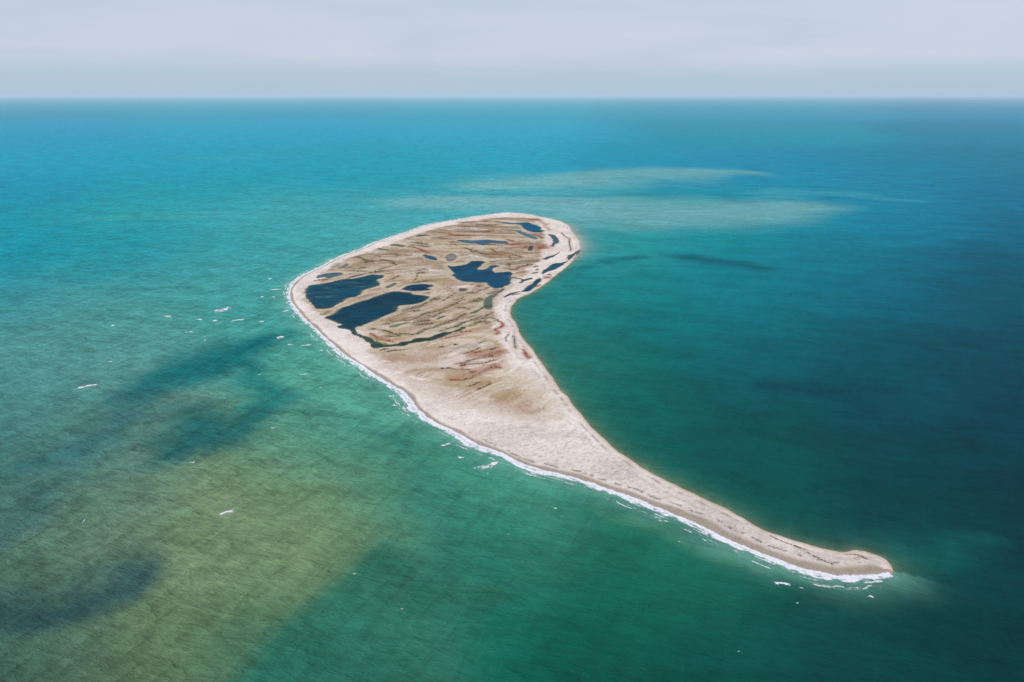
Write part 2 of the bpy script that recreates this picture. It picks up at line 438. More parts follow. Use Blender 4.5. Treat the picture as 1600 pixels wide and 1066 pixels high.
# plant belts and bare streaks: (kind, width in photo px, line)
#  O olive scrub  B brown grass  D dark sedge  R red glasswort  Y yellow-green reed  W white sand  P pinkish flat  M grey mud
STROKES = [
    ("O", 3, [(557.5, 401.5), (566.5, 405.3), (571, 409), (574, 412)]), ("O", 4, [(572, 408), (582, 409)]),
    ("O", 2.2, [(594.3, 407.5), (601, 406.8), (610, 409), (613.8, 412), (619, 415)]), ("O", 1.3, [(590.5, 389.1), (601, 390.3), (608.5, 390.3)]),
    ("B", 1.6, [(602.5, 397.8), (617.5, 397.8), (622, 400)]), ("B", 1.2, [(584.5, 400), (595, 401.1)]),
    ("R", 1.8, [(647.5, 388), (658.8, 391), (670, 395.5)]), ("B", 1, [(640, 379), (655, 380.1), (666, 382)]), ("B", 1.8, [(638.5, 385.8), (647, 388)]),
    ("B", 1.3, [(655, 384.3), (669, 386.5)]), ("B", 1, [(634, 400.4), (641, 400)]),
    ("R", 1.3, [(683.8, 364.5), (696.5, 365.3), (707, 367.5), (725.8, 368.6), (743, 369.4)]), ("D", 1.0, [(711.5, 368.9), (725.8, 368.6)]),
    ("B", 1, [(686, 372), (698.8, 373.5)]), ("B", 1, [(650, 379.5), (661.3, 381.8), (668.8, 382.5)]), ("B", 1.3, [(656, 384.8), (668.8, 387)]),
    ("R", 1.6, [(656, 390.8), (662.8, 393.8), (669.5, 396)]), ("R", 1.8, [(704, 378.8), (714.5, 378.8)]), ("D", 1.0, [(704, 383.3), (716, 384)]),
    ("O", 2.2, [(725.8, 387.8), (734, 390.8), (740, 395.3)]), ("O", 1.8, [(736, 393.8), (747, 392)]), ("B", 1.3, [(746, 393.8), (755, 397.5)]),
    ("B", 1, [(714, 347.8), (748, 347)]), ("O", 0.9, [(720, 355), (770, 353)]), ("O", 0.9, [(713, 362), (765, 362.5)]), ("O", 0.9, [(744, 352), (780, 352)]),
    ("B", 1.6, [(768, 390), (774.8, 394.5), (785.3, 395.3), (792, 396.8), (801, 398.3), (816, 402.8)]),
    ("B", 2.2, [(750, 396), (761.3, 398.3), (776.3, 397.5), (786, 399.8)]), ("B", 1.8, [(795, 399.8), (798, 405), (802.5, 406.5)]),
    ("R", 2.4, [(759, 362.3), (768.8, 361.5)]), ("R", 2.4, [(794.3, 381.8), (813.8, 381.8)]), ("R", 5.5, [(820.5, 385.8), (826, 386.5)]),
    ("R", 6.5, [(840, 386.3), (849.8, 387)]), ("R", 2.2, [(762, 381.8), (774.8, 383.3)]), ("R", 2.2, [(828.8, 342.8), (842.3, 344.3)]),
    ("R", 1.8, [(832.5, 366), (847.5, 372)]), ("R", 1, [(754, 347), (765, 347.3)]), ("R", 1.8, [(792, 375), (804, 378)]), ("B", 1, [(776, 347), (783, 348)]),
    ("O", 4.5, [(794.8, 412), (796.3, 417.3)]), ("B", 2.2, [(806.8, 421.8), (812, 418), (822.5, 415), (834.5, 413.5)]), ("B", 1.8, [(791.8, 421), (806.8, 422)]),
    ("D", 1.3, [(834.5, 418), (840.5, 416.1)]), ("D", 1.3, [(837.5, 422.5), (840.9, 421.4)]), ("D", 0.9, [(856.3, 430), (860.8, 429.3)]),
    ("R", 3, [(851, 434.5), (857, 433)]), ("D", 1.2, [(800, 460.8), (810.5, 460)]), ("R", 1.5, [(836, 448.8), (844.3, 445)]),
    ("O", 4.5, [(737.5, 471.3), (745, 469.8), (751.8, 466.8)]), ("O", 3.2, [(672.3, 470.5), (686.5, 466.8)]),
    ("B", 1.3, [(706, 469.8), (716.5, 469), (724.8, 465.3)]), ("B", 1.3, [(692.5, 471.3), (701.5, 464.5), (710.5, 458.5)]),
    ("B", 1.3, [(700, 478.8), (713.5, 473.5), (727, 469)]), ("B", 1.3, [(730, 457.8), (738, 458.5)]), ("B", 1.3, [(739, 460), (745.8, 457.8)]),
    ("O", 1.8, [(749.5, 454), (755.5, 453.3)]), ("O", 2, [(763, 460), (776.5, 455.5)]), ("O", 1.8, [(745, 447), (752.5, 448.8)]),
    ("R", 1.8, [(758.5, 451.8), (763, 448.8)]), ("R", 1.3, [(771, 452.7), (779, 453)]),
    ("O", 1.4, [(608, 501.1), (616, 502.3), (627.5, 501.1), (638.8, 500.8), (650, 497.8), (665, 491), (679.3, 487.3), (685, 485.8), (694.8, 482), (706, 478.3), (715, 474.5)]),
    ("O", 2.4, [(640, 487.3), (656, 486.5)]), ("O", 2.8, [(645.5, 504.5), (657.5, 502.3), (671, 501.5)]), ("O", 2.2, [(648.5, 507.5), (675.5, 506.8)]),
    ("O", 2, [(590, 516.5), (602, 518), (616, 521.8), (627.5, 522.5), (642.5, 524), (653.8, 521.8), (661.3, 518), (679.3, 512), (692.5, 507.5), (702.3, 503), (712.8, 499.3), (718, 495.5), (728.5, 490.3)]),
    ("O", 2, [(601, 525.5), (616, 526), (624, 525.5)]), ("O", 2, [(579.5, 515), (587, 514.3)]), ("O", 2, [(600.5, 506.8), (609.5, 506)]),
    ("R", 2.2, [(578.8, 521.8), (590, 528.5), (601, 532.3), (616, 534.5)]), ("Y", 1.7, [(571.3, 525.4), (584.8, 529.5), (593.8, 535.3), (606.5, 537.9)]),
    ("D", 1.8, [(601.3, 551.7), (616.3, 548.9), (634, 547.5)]), ("O", 1.8, [(592.8, 548.4), (605, 545.6)]),
    ("B", 1.3, [(676, 496.3), (694.8, 485.8)]), ("O", 2, [(686.5, 518), (701.5, 513.5), (716.5, 509), (724, 504.5), (733.8, 502.3), (745, 500), (760, 497.8), (772.8, 499.3)]),
    ("Y", 2.8, [(727, 509.5), (736, 509), (742, 507.5)]), ("O", 2.4, [(741, 506), (752.5, 503), (760, 503)]), ("B", 1.8, [(712.8, 482), (721, 481.3), (733.8, 484.3)]),
    ("O", 3.2, [(758.5, 482.5), (769.8, 482.8)]), ("O", 1.8, [(759.3, 494), (771.3, 488)]), ("R", 1.6, [(718.8, 518.8), (736, 518.8)]), ("R", 1.2, [(688.8, 530), (718.8, 524)]),
    ("R", 4.5, [(776.5, 500.8), (784.8, 506), (782.5, 512), (774.3, 515), (778, 519.5), (776.5, 523.3)]), ("B", 1.1, [(709, 539.8), (713.5, 539.4)]), ("B", 1.1, [(686.5, 543.5), (693, 542)]),
    ("D", 2.6, [(803, 524), (803.8, 533.8), (805.3, 545)]), ("B", 1.4, [(795.5, 522.5), (790.3, 528.5), (790.6, 535.3)]),
    ("D", 1.3, [(723.8, 553.5), (735, 550.6), (750, 544)]), ("D", 1.3, [(757.5, 548.8), (767.9, 546.9), (777.2, 543.6)]), ("R", 1.6, [(738.8, 552), (755.7, 549.7)]),
    ("R", 3.6, [(751.9, 557.2), (765, 555.3), (774.4, 552.5), (781.9, 551.1)]), ("D", 1.5, [(713.5, 568.9), (725.6, 567.5), (738.8, 562.8), (753.8, 560.5), (769.7, 557.7)]),
    ("R", 2.2, [(719, 573.2), (727.5, 570.3)]), ("O", 1.1, [(727.5, 570.3), (755.7, 567.5), (774.4, 561.9)]), ("D", 1.3, [(690, 576), (697.5, 576), (702, 575.5)]),
    ("D", 0.9, [(702.2, 576.4), (722.8, 577.8), (736.9, 578.8)]), ("R", 2.8, [(704, 593.8), (722.8, 593.8)]), ("D", 1.7, [(722.8, 593.8), (735, 591), (742.5, 586.3), (755.7, 579.7), (767.9, 574.6)]),
    ("R", 2.2, [(735, 583.5), (744.4, 581)]), ("R", 3, [(767.9, 575), (774.4, 574), (782, 575)]), ("D", 1.8, [(730.3, 604.1), (738.8, 602.2), (750, 597)]),
    ("D", 1.5, [(745.3, 608.8), (751, 607.9)]), ("B", 1.1, [(751, 607.9), (767.9, 599.4)]), ("R", 4, [(818, 547), (822, 554), (826, 561)]),
    ("D", 1.4, [(644.8, 442.3), (657.5, 440.4), (666.5, 438.5)]), ("D", 1.3, [(646.3, 439.3), (650.8, 435.5)]), ("B", 1.3, [(651.5, 433.3), (652.3, 429.5), (656, 426.5)]),
    ("O", 2, [(656, 426.5), (663, 427)]), ("B", 1.3, [(604.8, 440), (618, 434.5), (623.8, 431)]), ("D", 1.6, [(877.3, 363.8), (881, 369), (888.5, 372.8), (890, 378.8), (890, 384), (892.3, 389.3), (890, 393)]),
    ("M", 1.8, [(576.3, 418), (586, 415.8), (590.5, 412.8)]), ("O", 2, [(543, 419.5), (549, 417)]), ("O", 2.2, [(560, 420.5), (570, 418.5)]), ("O", 1.5, [(545, 424), (560, 424.5), (572, 425)]),
    ("B", 1.6, [(592, 423), (602, 419), (611, 417.5)]), ("O", 1.6, [(576, 427), (590, 425), (600, 423.5)]), ("Y", 1.6, [(587.5, 437.6), (593, 441)]), ("Y", 2.4, [(500, 491.5), (508, 491.5)]),
    ("B", 1.5, [(491, 440), (500, 438), (512, 436.8)]), ("O", 2.0, [(642, 481), (656, 479), (668, 473)]), 
    ("W", 3.5, [(793, 584), (807, 575)]), ("W", 5, [(785, 519), (794, 545), (812, 570)]), ("W", 3, [(597.5, 565.3), (607, 564.8)]), ("W", 5, [(640, 590), (668, 595)]),
    ("W", 3, [(611.6, 579.4), (625.7, 584)]), ("W", 1.2, [(698, 359), (720, 357.8)]), ("W", 4, [(668, 421), (678, 423)]), ("W", 2.2, [(715, 448.8), (737, 447)]),
    ("W", 2.5, [(735, 399), (760, 405)]), ("W", 3, [(700, 556), (715, 552)]), 
    ("P", 6, [(600, 556), (640, 560), (700, 560)]), ("P", 5, [(672, 535), (720, 528)]), ("M", 4, [(700, 545), (735, 541), (760, 532)]),
    ("U", 16, [(738, 556), (760, 552), (782, 550)]), ("U", 14, [(706, 590), (735, 584), (775, 573)]), ("U", 9, [(690, 526), (730, 518), (760, 512)]), ("U", 7, [(580, 524), (600, 531), (630, 530)]), ("U", 8, [(815, 384), (850, 387)]), ("U", 5, [(825, 343), (845, 346), (858, 360)]), ("U", 5, [(750, 397), (790, 399)]), ("U", 4, [(655, 392), (672, 397)]), ("U", 8, [(735, 603), (765, 598)]),
]


# ------------------------------------------------------------------ island terrain
def stroke_width(line, w):
    """photo-pixel width of a belt -> metres across it"""
    a = np.array(line, float)
    mid = a.mean(0)
    d = a[-1] - a[0]
    d = d / (np.linalg.norm(d) + 1e-9)
    n = np.array([-d[1], d[0]])
    p0, p1 = at(*(mid - n * 0.5)), at(*(mid + n * 0.5))
    t = at(*(mid + d * 0.5)) - at(*(mid - d * 0.5))
    t = t / (np.linalg.norm(t) + 1e-9)
    v = p1 - p0
    return w * max(abs(v[0] * t[1] - v[1] * t[0]), 0.4)


STEP = 1.4
PAD = 24.0
x0, y0 = COAST.min(0) - PAD
x1, y1 = COAST.max(0) + PAD
gx, gy = np.arange(x0, x1, STEP), np.arange(y0, y1, STEP)
NX, NY = len(gx), len(gy)
GX, GY = np.meshgrid(gx, gy)
G = np.stack([GX.ravel(), GY.ravel()], 1)

# coarse reject first, then the exact distance where it matters
rough_line = COAST[::6]
rd, rw = seg_dist(G, rough_line, True)
rd = np.where(inside(G, rough_line), rd, -rd)
cd, cw = rd.copy(), rw * 6
close = np.nonzero((rd > -70) & (rd < 45))[0]
cd[close], cw[close] = signed(G[close], COAST)
warp = (fbm(G[:, 0] / 14, G[:, 1] / 14, 3, 4) - 0.5)
cdn = cd + warp * 3.2 + (fbm(G[:, 0] / 45, G[:, 1] / 45, 5, 2) - 0.5) * 3.0
westside = (cw < N_WEST)
land = cdn > 0

pond_sd = np.full(len(G), -1e3)
pond_polys = []
pond_fields = []
for outline, colour, kind, label in PONDS:
    P = smooth_closed(poly_at(outline, 0.3), 3)
    pond_polys.append(P)
    lo, hi = P.min(0) - 30, P.max(0) + 30
    idx = np.nonzero((G[:, 0] > lo[0]) & (G[:, 0] < hi[0]) & (G[:, 1] > lo[1]) & (G[:, 1] < hi[1]))[0]
    sd, _ = signed(G[idx], P)
    q = G[idx]
    sd = sd + (fbm(q[:, 0] / 10, q[:, 1] / 10, 11, 5, 0.62) - 0.5) * 6.5
    pond_fields.append((idx, sd))
    pond_sd[idx] = np.maximum(pond_sd[idx], sd)

# interior: dry grass flats and marsh, against the white beach belt
INTERIOR = smooth_closed(poly_at([(497, 438), (506, 424), (540, 405), (600, 385.5), (660, 363), (720, 349), (780, 341), (828, 342), (848, 362),
                                  (851, 390), (846, 403), (825, 424), (803, 441), (788, 458), (776, 470), (772, 485), (774, 500), (781, 535), (793, 556), (800, 572),
                                  (806, 590), (822, 605), (838, 625), (836, 648), (806, 641), (760, 628), (715, 618), (672, 604), (634, 582),
                                  (598, 562), (578, 550), (592, 540), (582, 528), (560, 516), (520, 499), (500, 494), (488, 484), (474, 460)], 0.3), 3)
isd, _ = signed(G, INTERIOR)
isd = isd + (fbm(G[:, 0] / 22, G[:, 1] / 22, 21, 4) - 0.5) * 26
soft = 1 + 3.2 * sstep(800, 660, G[:, 1])            # grass thins out gradually towards the neck
tan_mask = sstep(-5, 9, isd / soft + (soft - 1) * 1.5)

# ridge-and-swale grain: its bearing swings from northeast in the south to east-southeast in the far north
def grain(angle, seed, lu, lv, octs=4):
    a = math.radians(angle)
    u = G[:, 0] * math.cos(a) + G[:, 1] * math.sin(a)
    v = -G[:, 0] * math.sin(a) + G[:, 1] * math.cos(a)
    w = (fbm(G[:, 0] / 60, G[:, 1] / 60, seed + 9, 3) - 0.5) * 30
    return fbm((u + w) / lu, (v + w * 0.6) / lv, seed, octs, 0.55)


yy = G[:, 1]
wa = sstep(1000, 1180, yy)
wb = sstep(1250, 1420, yy)
g1 = grain(46, 41, 60, 7.5)
g2 = grain(22, 43, 75, 11)
g3 = grain(-6, 45, 110, 17)
ridge = g1 * (1 - wa) + g2 * wa * (1 - wb) + g3 * wb
h1 = grain(46, 51, 22, 3.2, 3)
h3 = grain(0, 55, 40, 7, 3)
fine = h1 * (1 - wa) + h3 * wa

# relief
z = np.where(cdn > 0, 1.15 * (1 - np.exp(-np.maximum(cdn, 0) / 9.0)), cdn * 0.09)
berm = np.exp(-((cdn - 9) / 4.0) ** 2) * 0.35
z = z + berm * (cdn > 0)
z = z + tan_mask * ((ridge - 0.5) * 2.6 + (fine - 0.5) * 0.6 - 0.1)
z = z + (1 - tan_mask) * land * (fbm(G[:, 0] / 6, G[:, 1] / 6, 61, 3) - 0.5) * 0.35 * sstep(3, 12, cdn)
POND_Z = 0.30
away = -pond_sd
z = np.where(away < 30, np.minimum(z, np.maximum(POND_Z + away * 0.06, -1.2)) * (1 - sstep(6, 28, away)) + z * sstep(6, 28, away), z)
z = np.where((away > 0.6) & (away < 12) & (cdn > 7), np.maximum(z, POND_Z + 0.012 + 0.03 * np.minimum(away, 5)), z)
z = np.maximum(z, -2.5)

# colours (linear albedo)
C_WHITE = np.array([0.705, 0.612, 0.550])
C_TAN = np.array([0.385, 0.268, 0.170])
C_STRAW = np.array([0.430, 0.332, 0.205])
C_WETW = np.array([0.262, 0.208, 0.158])
C_PINK = np.array([0.415, 0.288, 0.212])
C_OLIVE = np.array([0.150, 0.126, 0.070])
C_BROWN = np.array([0.185, 0.124, 0.075])
C_DARK = np.array([0.120, 0.094, 0.062])
C_RED = np.array([0.305, 0.112, 0.070])
C_YEL = np.array([0.300, 0.300, 0.075])
C_MUD = np.array([0.300, 0.275, 0.255])


def blend(col, target, m):
    return col + (target - col) * np.clip(m, 0, 1)[:, None]


col = np.tile(C_WHITE, (len(G), 1))
blot = fbm(G[:, 0] / 30, G[:, 1] / 30, 71, 4)
col = blend(col, np.array([0.57, 0.475, 0.415]), sstep(0.42, 0.66, blot) * 0.7)
# speckle of dry plants and shell banks on the beach belt
sp = fbm((G[:, 0] * 0.8 + G[:, 1] * 0.6) / 6.0, (G[:, 1] * 0.8 - G[:, 0] * 0.6) / 2.2, 77, 3, 0.7)
col = blend(col, np.array([0.40, 0.32, 0.26]), sstep(0.55, 0.78, sp) * 0.5 * sstep(10, 18, cdn))
col = blend(col, np.array([0.74, 0.66, 0.62]), sstep(0.55, 0.75, 1 - sp) * 0.6)
tanc = C_TAN + (C_STRAW - C_TAN) * sstep(0.4, 0.65, fbm(G[:, 0] / 70, G[:, 1] / 70, 81, 3))[:, None]
tanc = blend(tanc, C_PINK, sstep(0.5, 0.72, fbm(G[:, 0] / 45, G[:, 1] / 45, 85, 3)) * 0.7)
col = col + (tanc - col) * tan_mask[:, None]
# pale bare sand showing in the flats, dark swales in the marsh (south flats carry far fewer)
marsh = sstep(880, 905, yy + (G[:, 0] + 100) * 0.22)
col = blend(col, C_WHITE * 0.94, tan_mask * sstep(0.50, 0.68, fbm(G[:, 0] / 38, G[:, 1] / 24, 91, 4)) * 0.5)
south = tan_mask * (1 - marsh)
col = blend(col, C_WHITE * 0.97, south * sstep(0.42, 0.60, fine) * sstep(0.4, 0.6, fbm(G[:, 0] / 50, G[:, 1] / 50, 93, 3)) * 0.6)
swale = tan_mask * sstep(0.515, 0.63, 1 - ridge) * (0.20 + 0.72 * marsh)
col = blend(col, C_BROWN * 1.15, swale * (0.4 + 0.6 * sstep(0.4, 0.6, fine)) * 0.75)
col = blend(col, C_OLIVE, tan_mask * marsh * sstep(0.60, 0.72, fine) * sstep(0.45, 0.6, fbm(G[:, 0] / 28, G[:, 1] / 28, 97, 3)) * 0.7)
# thin sinuous lines of growth along the swales, and paler crests
gate = fbm(G[:, 0] / 34, G[:, 1] / 34, 141, 3)
for lev, wdt, sd_ in ((0.44, 0.012, 0.0), (0.50, 0.010, 0.1), (0.57, 0.010, 0.2)):
    ln_ = np.exp(-((ridge + (fine - 0.5) * 0.10 - lev) / wdt) ** 2)
    gm = sstep(0.46, 0.58, (gate + sd_ * 1.7) % 1.0)
    col = blend(col, C_BROWN * 0.72, ln_ * gm * tan_mask * (0.12 + 0.88 * marsh) * 0.8)
ln_ = np.exp(-((fine - 0.52) / 0.02) ** 2)
col = blend(col, C_OLIVE * 0.95, ln_ * sstep(0.5, 0.62, 1 - gate) * tan_mask * marsh * 0.7)
col = blend(col, np.array([0.50, 0.41, 0.31]), tan_mask * sstep(0.56, 0.68, ridge) * 0.6)
# the spit's greyer, shell-specked far end
grey_end = sstep(620, 470, yy) * (cdn > 6)
col = col * (1 - 0.13 * grey_end)[:, None]
spk = _hash(np.floor(G[:, 0] / 1.4), np.floor(G[:, 1] / 1.4), 151)
clump = fbm(G[:, 0] / 11, G[:, 1] / 11, 153, 3)
col = blend(col, np.array([0.20, 0.165, 0.13]), (spk > 0.93) * sstep(0.42, 0.62, clump) * sstep(760, 520, yy) * (cdn > 11) * (1 - tan_mask) * 0.6)
col = blend(col, np.array([0.34, 0.27, 0.215]), (spk < 0.10) * sstep(0.45, 0.6, 1 - clump) * (cdn > 11) * (1 - tan_mask) * 0.5)
# pond rims: pale salt crust, a damp dark edge
rim = np.exp(-np.maximum(away, 0) / 3.5) * (away < 25)
col = blend(col, np.array([0.50, 0.42, 0.30]), np.exp(-((away - 5) / 4.0) ** 2) * 0.75 * tan_mask)
col = blend(col, np.array([0.12, 0.095, 0.065]), np.exp(-np.maximum(away, 0) / 0.9) * 0.55)
# the wave-washed sand
wetw = (8.0 + 5.0 * fbm(G[:, 0] / 40, G[:, 1] / 40, 101, 2)) * (0.75 + 0.5 * sstep(520, 420, yy))
wet_w = sstep(1.0, 0.0, cdn / wetw) * westside
col = blend(col, C_WETW, sstep(0.0, 0.55, wet_w) * 0.9)
east_d = np.where(westside, 1e3, cdn)
col = blend(col, np.array([0.47, 0.36, 0.255]), sstep(4.5, 0.5, east_d) * 0.75)
col = blend(col, np.array([0.35, 0.25, 0.20]), np.exp(-((east_d - 8.0 + 2 * (blot - 0.5)) / 1.6) ** 2) * sstep(0.40, 0.62, fbm(G[:, 0] / 7, G[:, 1] / 7, 105, 3)) * 0.85)
col = blend(col, np.array([0.40, 0.32, 0.28]), np.exp(-((east_d - 15.5 + 3 * (blot - 0.5)) / 1.1) ** 2) * sstep(0.40, 0.60, fbm(G[:, 0] / 12, G[:, 1] / 12, 107, 3)) * 0.6)
# dark wrack left along the upper edge of the western wash near the point
west_d = np.where(westside, cdn, 1e3)
wr = np.exp(-((west_d - wetw * 0.92 - 1.0 + 3.0 * warp) / 1.0) ** 2) * sstep(0.47, 0.56, fbm(G[:, 0] / 5, G[:, 1] / 5, 109, 3)) * sstep(620, 520, yy)
col = blend(col, np.array([0.10, 0.082, 0.062]), wr * 0.85)

stroke_info = []
TARGET = {"O": C_OLIVE, "B": C_BROWN, "D": C_DARK, "R": C_RED, "Y": C_YEL, "W": C_WHITE * 1.08, "P": C_PINK, "M": C_MUD, "U": C_RED * 0.55 + C_TAN * 0.45}
for kind, w, line in STROKES:
    L = poly_at(line, 0.5)
    if len(L) > 2:
        L = smooth_open(L)
    wm = stroke_width(line, w)
    lo, hi = L.min(0) - wm * 2 - 6, L.max(0) + wm * 2 + 6
    idx = np.nonzero((G[:, 0] > lo[0]) & (G[:, 0] < hi[0]) & (G[:, 1] > lo[1]) & (G[:, 1] < hi[1]))[0]
    q = G[idx]
    jx = (fbm(q[:, 0] / 13, q[:, 1] / 13, 121, 3) - 0.5) * min(wm, 9) * 1.3
    jy = (fbm(q[:, 0] / 13, q[:, 1] / 13, 127, 3) - 0.5) * min(wm, 9) * 1.3
    d, wpar = seg_dist(q + np.stack([jx, jy], 1), L)
    taper = 0.45 + 0.55 * np.sin(np.clip(wpar / (len(L) - 1), 0.04, 0.96) * math.pi) ** 0.5
    rag = 0.55 + 0.9 * fbm(q[:, 0] / 6, q[:, 1] / 6, 131, 3)
    m = sstep(1.0, 0.2, d / (wm * (0.85 if kind == "R" else 0.66) * taper * rag + 0.6))
    if kind in "DOBR":                                 # thinner growth and damp ground around each belt
        halo = sstep(1.0, 0.1, d / (wm * 1.9 * taper * rag + 1.5))
        col[idx] = blend(col[idx], C_RED * 0.6 + C_TAN * 0.4 if kind == "R" else C_BROWN * 1.25, halo * 0.42)
    amt = {"U": 0.68, "W": 0.6, "P": 0.55, "M": 0.6, "R": 0.92, "B": 0.75, "O": 0.78, "D": 0.72, "Y": 0.9}[kind]
    if kind in "ORBD":
        m = m * (0.55 + 0.6 * sstep(0.35, 0.6, fbm(q[:, 0] / 3.4, q[:, 1] / 3.4, 137, 2)))
    col[idx] = blend(col[idx], TARGET[kind], m * amt)
    stroke_info.append((kind, wm, L))

col = np.clip(col, 0.01, 0.9)
keep_v = (cdn > -14)
K = keep_v.reshape(NY, NX)
cell = K[:-1, :-1] & K[1:, :-1] & K[:-1, 1:] & K[1:, 1:]
jj, ii = np.nonzero(cell)
v00 = jj * NX + ii
quads = np.stack([v00, v00 + 1, v00 + NX + 1, v00 + NX], 1)
used = np.unique(quads)
remap = np.full(NX * NY, -1)
remap[used] = np.arange(len(used))

M = Mat("island sand and marsh")
p = M.pos()
a = M.attr("ground")
n1 = M.noise(p, 0.9, 4, 0.6)
n2 = M.noise(p, 0.22, 4, 0.6)
n3 = M.noise(p, 3.5, 2, 0.5)
mod = M.math('ADD', M.math('ADD', M.ramp(n1, 0.30, 0.70, -0.19, 0.19), M.ramp(n2, 0.3, 0.7, -0.10, 0.10)), M.ramp(n3, 0.3, 0.7, 0.93, 1.07))
base = M.mix(1.0, a.outputs["Color"], M.grey(mod), 'MULTIPLY')
hgt = M.math('ADD', M.math('MULTIPLY', n1, 0.35), M.math('MULTIPLY', n3, 0.10))
bump = M.node("ShaderNodeBump", {"Height": hgt, "Strength": 0.9, "Distance": 1.0})
M.set(Base_Color=base, Roughness=0.95, Normal=bump.outputs[0])
M.b.inputs["Specular IOR Level"].default_value = 0.12
terrain = mesh_object("island_terrain", np.column_stack([G[used], z[used]]), remap[quads], M.m, True, {"ground": col[used]})
tag(terrain, "low sandy comma-shaped island with a long tapering spit, pale beaches and tan marsh", "island", kind="structure")


def ground_z(P):
    fx = np.clip((P[:, 0] - x0) / STEP, 0, NX - 1.001)
    fy = np.clip((P[:, 1] - y0) / STEP, 0, NY - 1.001)
    i, j = fx.astype(int), fy.astype(int)
    u, v = fx - i, fy - j
    Z = z.reshape(NY, NX)
    return (Z[j, i] * (1 - u) + Z[j, i + 1] * u) * (1 - v) + (Z[j + 1, i] * (1 - u) + Z[j + 1, i + 1] * u) * v


# ------------------------------------------------------------------ sea: one sheet to the horizon
def chart_xy(P):
    """bearing and log range about the map origin, both scaled alike"""
    r = np.hypot(P[:, 0], P[:, 1])
    return np.stack([np.arctan2(P[:, 0], P[:, 1]) * 2.2, np.log(np.maximum(r, 1.0))], 1)


SOUND = [  # water colour soundings: photo px -> sRGB of the water, lens darkening of the corners painted in
    (0, 175, 0, 140, 166), (400, 175, 0, 146, 170), (800, 175, 0, 150, 172), (1200, 175, 0, 146, 174), (1600, 175, 0, 136, 168),
    (0, 210, 0, 146, 178), (400, 205, 5, 152, 180), (800, 210, 10, 154, 180), (1200, 210, 0, 144, 166), (1600, 210, 0, 128, 158),
    (0, 260, 3, 147, 178), (150, 250, 0, 150, 176), (300, 260, 5, 150, 170), (550, 260, 5, 150, 168), (800, 245, 15, 152, 172), (1000, 250, 5, 146, 170), (1200, 260, 0, 138, 168), (1400, 260, 0, 130, 156), (1600, 260, 0, 120, 148),
    (0, 300, 0, 140, 164), (300, 300, 12, 148, 160), (600, 295, 15, 148, 162), (1590, 300, 0, 112, 142), (1400, 310, 10, 134, 160),
    (0, 345, 2, 140, 155), (200, 340, 38, 152, 156), (400, 335, 56, 156, 160), (600, 330, 66, 160, 164), (800, 315, 70, 162, 168), (1250, 330, 12, 142, 158), (1400, 340, 0, 122, 148), (1590, 350, 0, 100, 130),
    (0, 390, 0, 143, 158), (200, 390, 0, 140, 152), (380, 390, 46, 150, 154), (500, 380, 60, 156, 154), (960, 370, 40, 150, 150), (1100, 370, 6, 140, 148), (1300, 390, 0, 120, 138), (1590, 430, 0, 88, 108),
    (0, 470, 42, 136, 142), (200, 455, 62, 146, 144), (380, 440, 68, 154, 148), (960, 440, 12, 128, 128), (1100, 450, 0, 122, 130), (1200, 450, 0, 118, 130), (1400, 450, 0, 100, 120), (1590, 480, 0, 78, 96),
    (0, 540, 74, 138, 136), (80, 550, 80, 144, 140), (200, 530, 82, 144, 134), (420, 490, 62, 150, 142), (880, 500, 30, 122, 116), (1000, 520, 0, 108, 108), (1200, 540, 0, 94, 102), (1400, 560, 0, 80, 90), (1590, 560, 0, 66, 80),
    (0, 620, 75, 136, 128), (150, 610, 80, 138, 128), (480, 560, 76, 156, 138), (540, 620, 82, 152, 132), (900, 580, 30, 108, 94), (1000, 610, 0, 96, 92), (1120, 650, 2, 80, 84), (1400, 660, 0, 70, 80), (1590, 640, 4, 65, 80),
    (0, 700, 60, 112, 108), (200, 700, 86, 126, 112), (480, 680, 72, 138, 116), (620, 700, 66, 142, 118), (950, 660, 14, 96, 80), (1050, 720, 4, 86, 76), (1200, 740, 0, 74, 72), (1400, 760, 0, 62, 70), (1590, 740, 0, 54, 66),
    (0, 770, 60, 108, 100), (60, 770, 52, 104, 100), (200, 770, 100, 134, 110), (350, 770, 114, 142, 104), (450, 770, 108, 140, 102), (600, 770, 60, 130, 106), (680, 770, 40, 116, 100), (760, 770, 72, 146, 124), (850, 800, 62, 138, 112), (1000, 830, 40, 122, 96), (1200, 800, 4, 80, 72), (1450, 820, 0, 58, 62), (1590, 820, 0, 50, 58),
    (0, 860, 82, 112, 92), (120, 840, 106, 126, 92), (320, 860, 118, 134, 96), (480, 850, 120, 136, 92), (560, 820, 110, 134, 94), (760, 860, 26, 110, 92), (1000, 900, 16, 100, 82), (1150, 900, 26, 108, 88), (1300, 940, 10, 84, 76), (1450, 890, 8, 80, 77), (1450, 945, 0, 68, 66), (1590, 900, 0, 60, 62),
    (0, 1000, 50, 90, 82), (100, 1010, 70, 104, 84), (200, 1000, 98, 122, 86), (300, 1000, 98, 126, 90), (420, 970, 72, 115, 86), (550, 970, 42, 110, 90), (650, 970, 50, 114, 92), (790, 970, 8, 96, 80), (1000, 970, 0, 85, 72), (1150, 985, 0, 76, 69), (1300, 1000, 3, 68, 66), (1450, 1000, 0, 62, 61), (900, 985, 2, 90, 76), (1590, 990, 0, 56, 56),
    (0, 1060, 56, 84, 72), (200, 1060, 74, 102, 76), (400, 1060, 32, 98, 80), (600, 1060, 36, 98, 78), (900, 1060, 8, 82, 68), (1100, 1060, 2, 72, 64), (1300, 1060, 0, 64, 60), (1450, 1060, 0, 57, 55), (1590, 1060, 0, 50, 50),
]
S = np.array(SOUND, float)
S_xy = chart_xy(at(S[:, 0], S[:, 1]))
S_rgb = lin(S[:, 2:5])
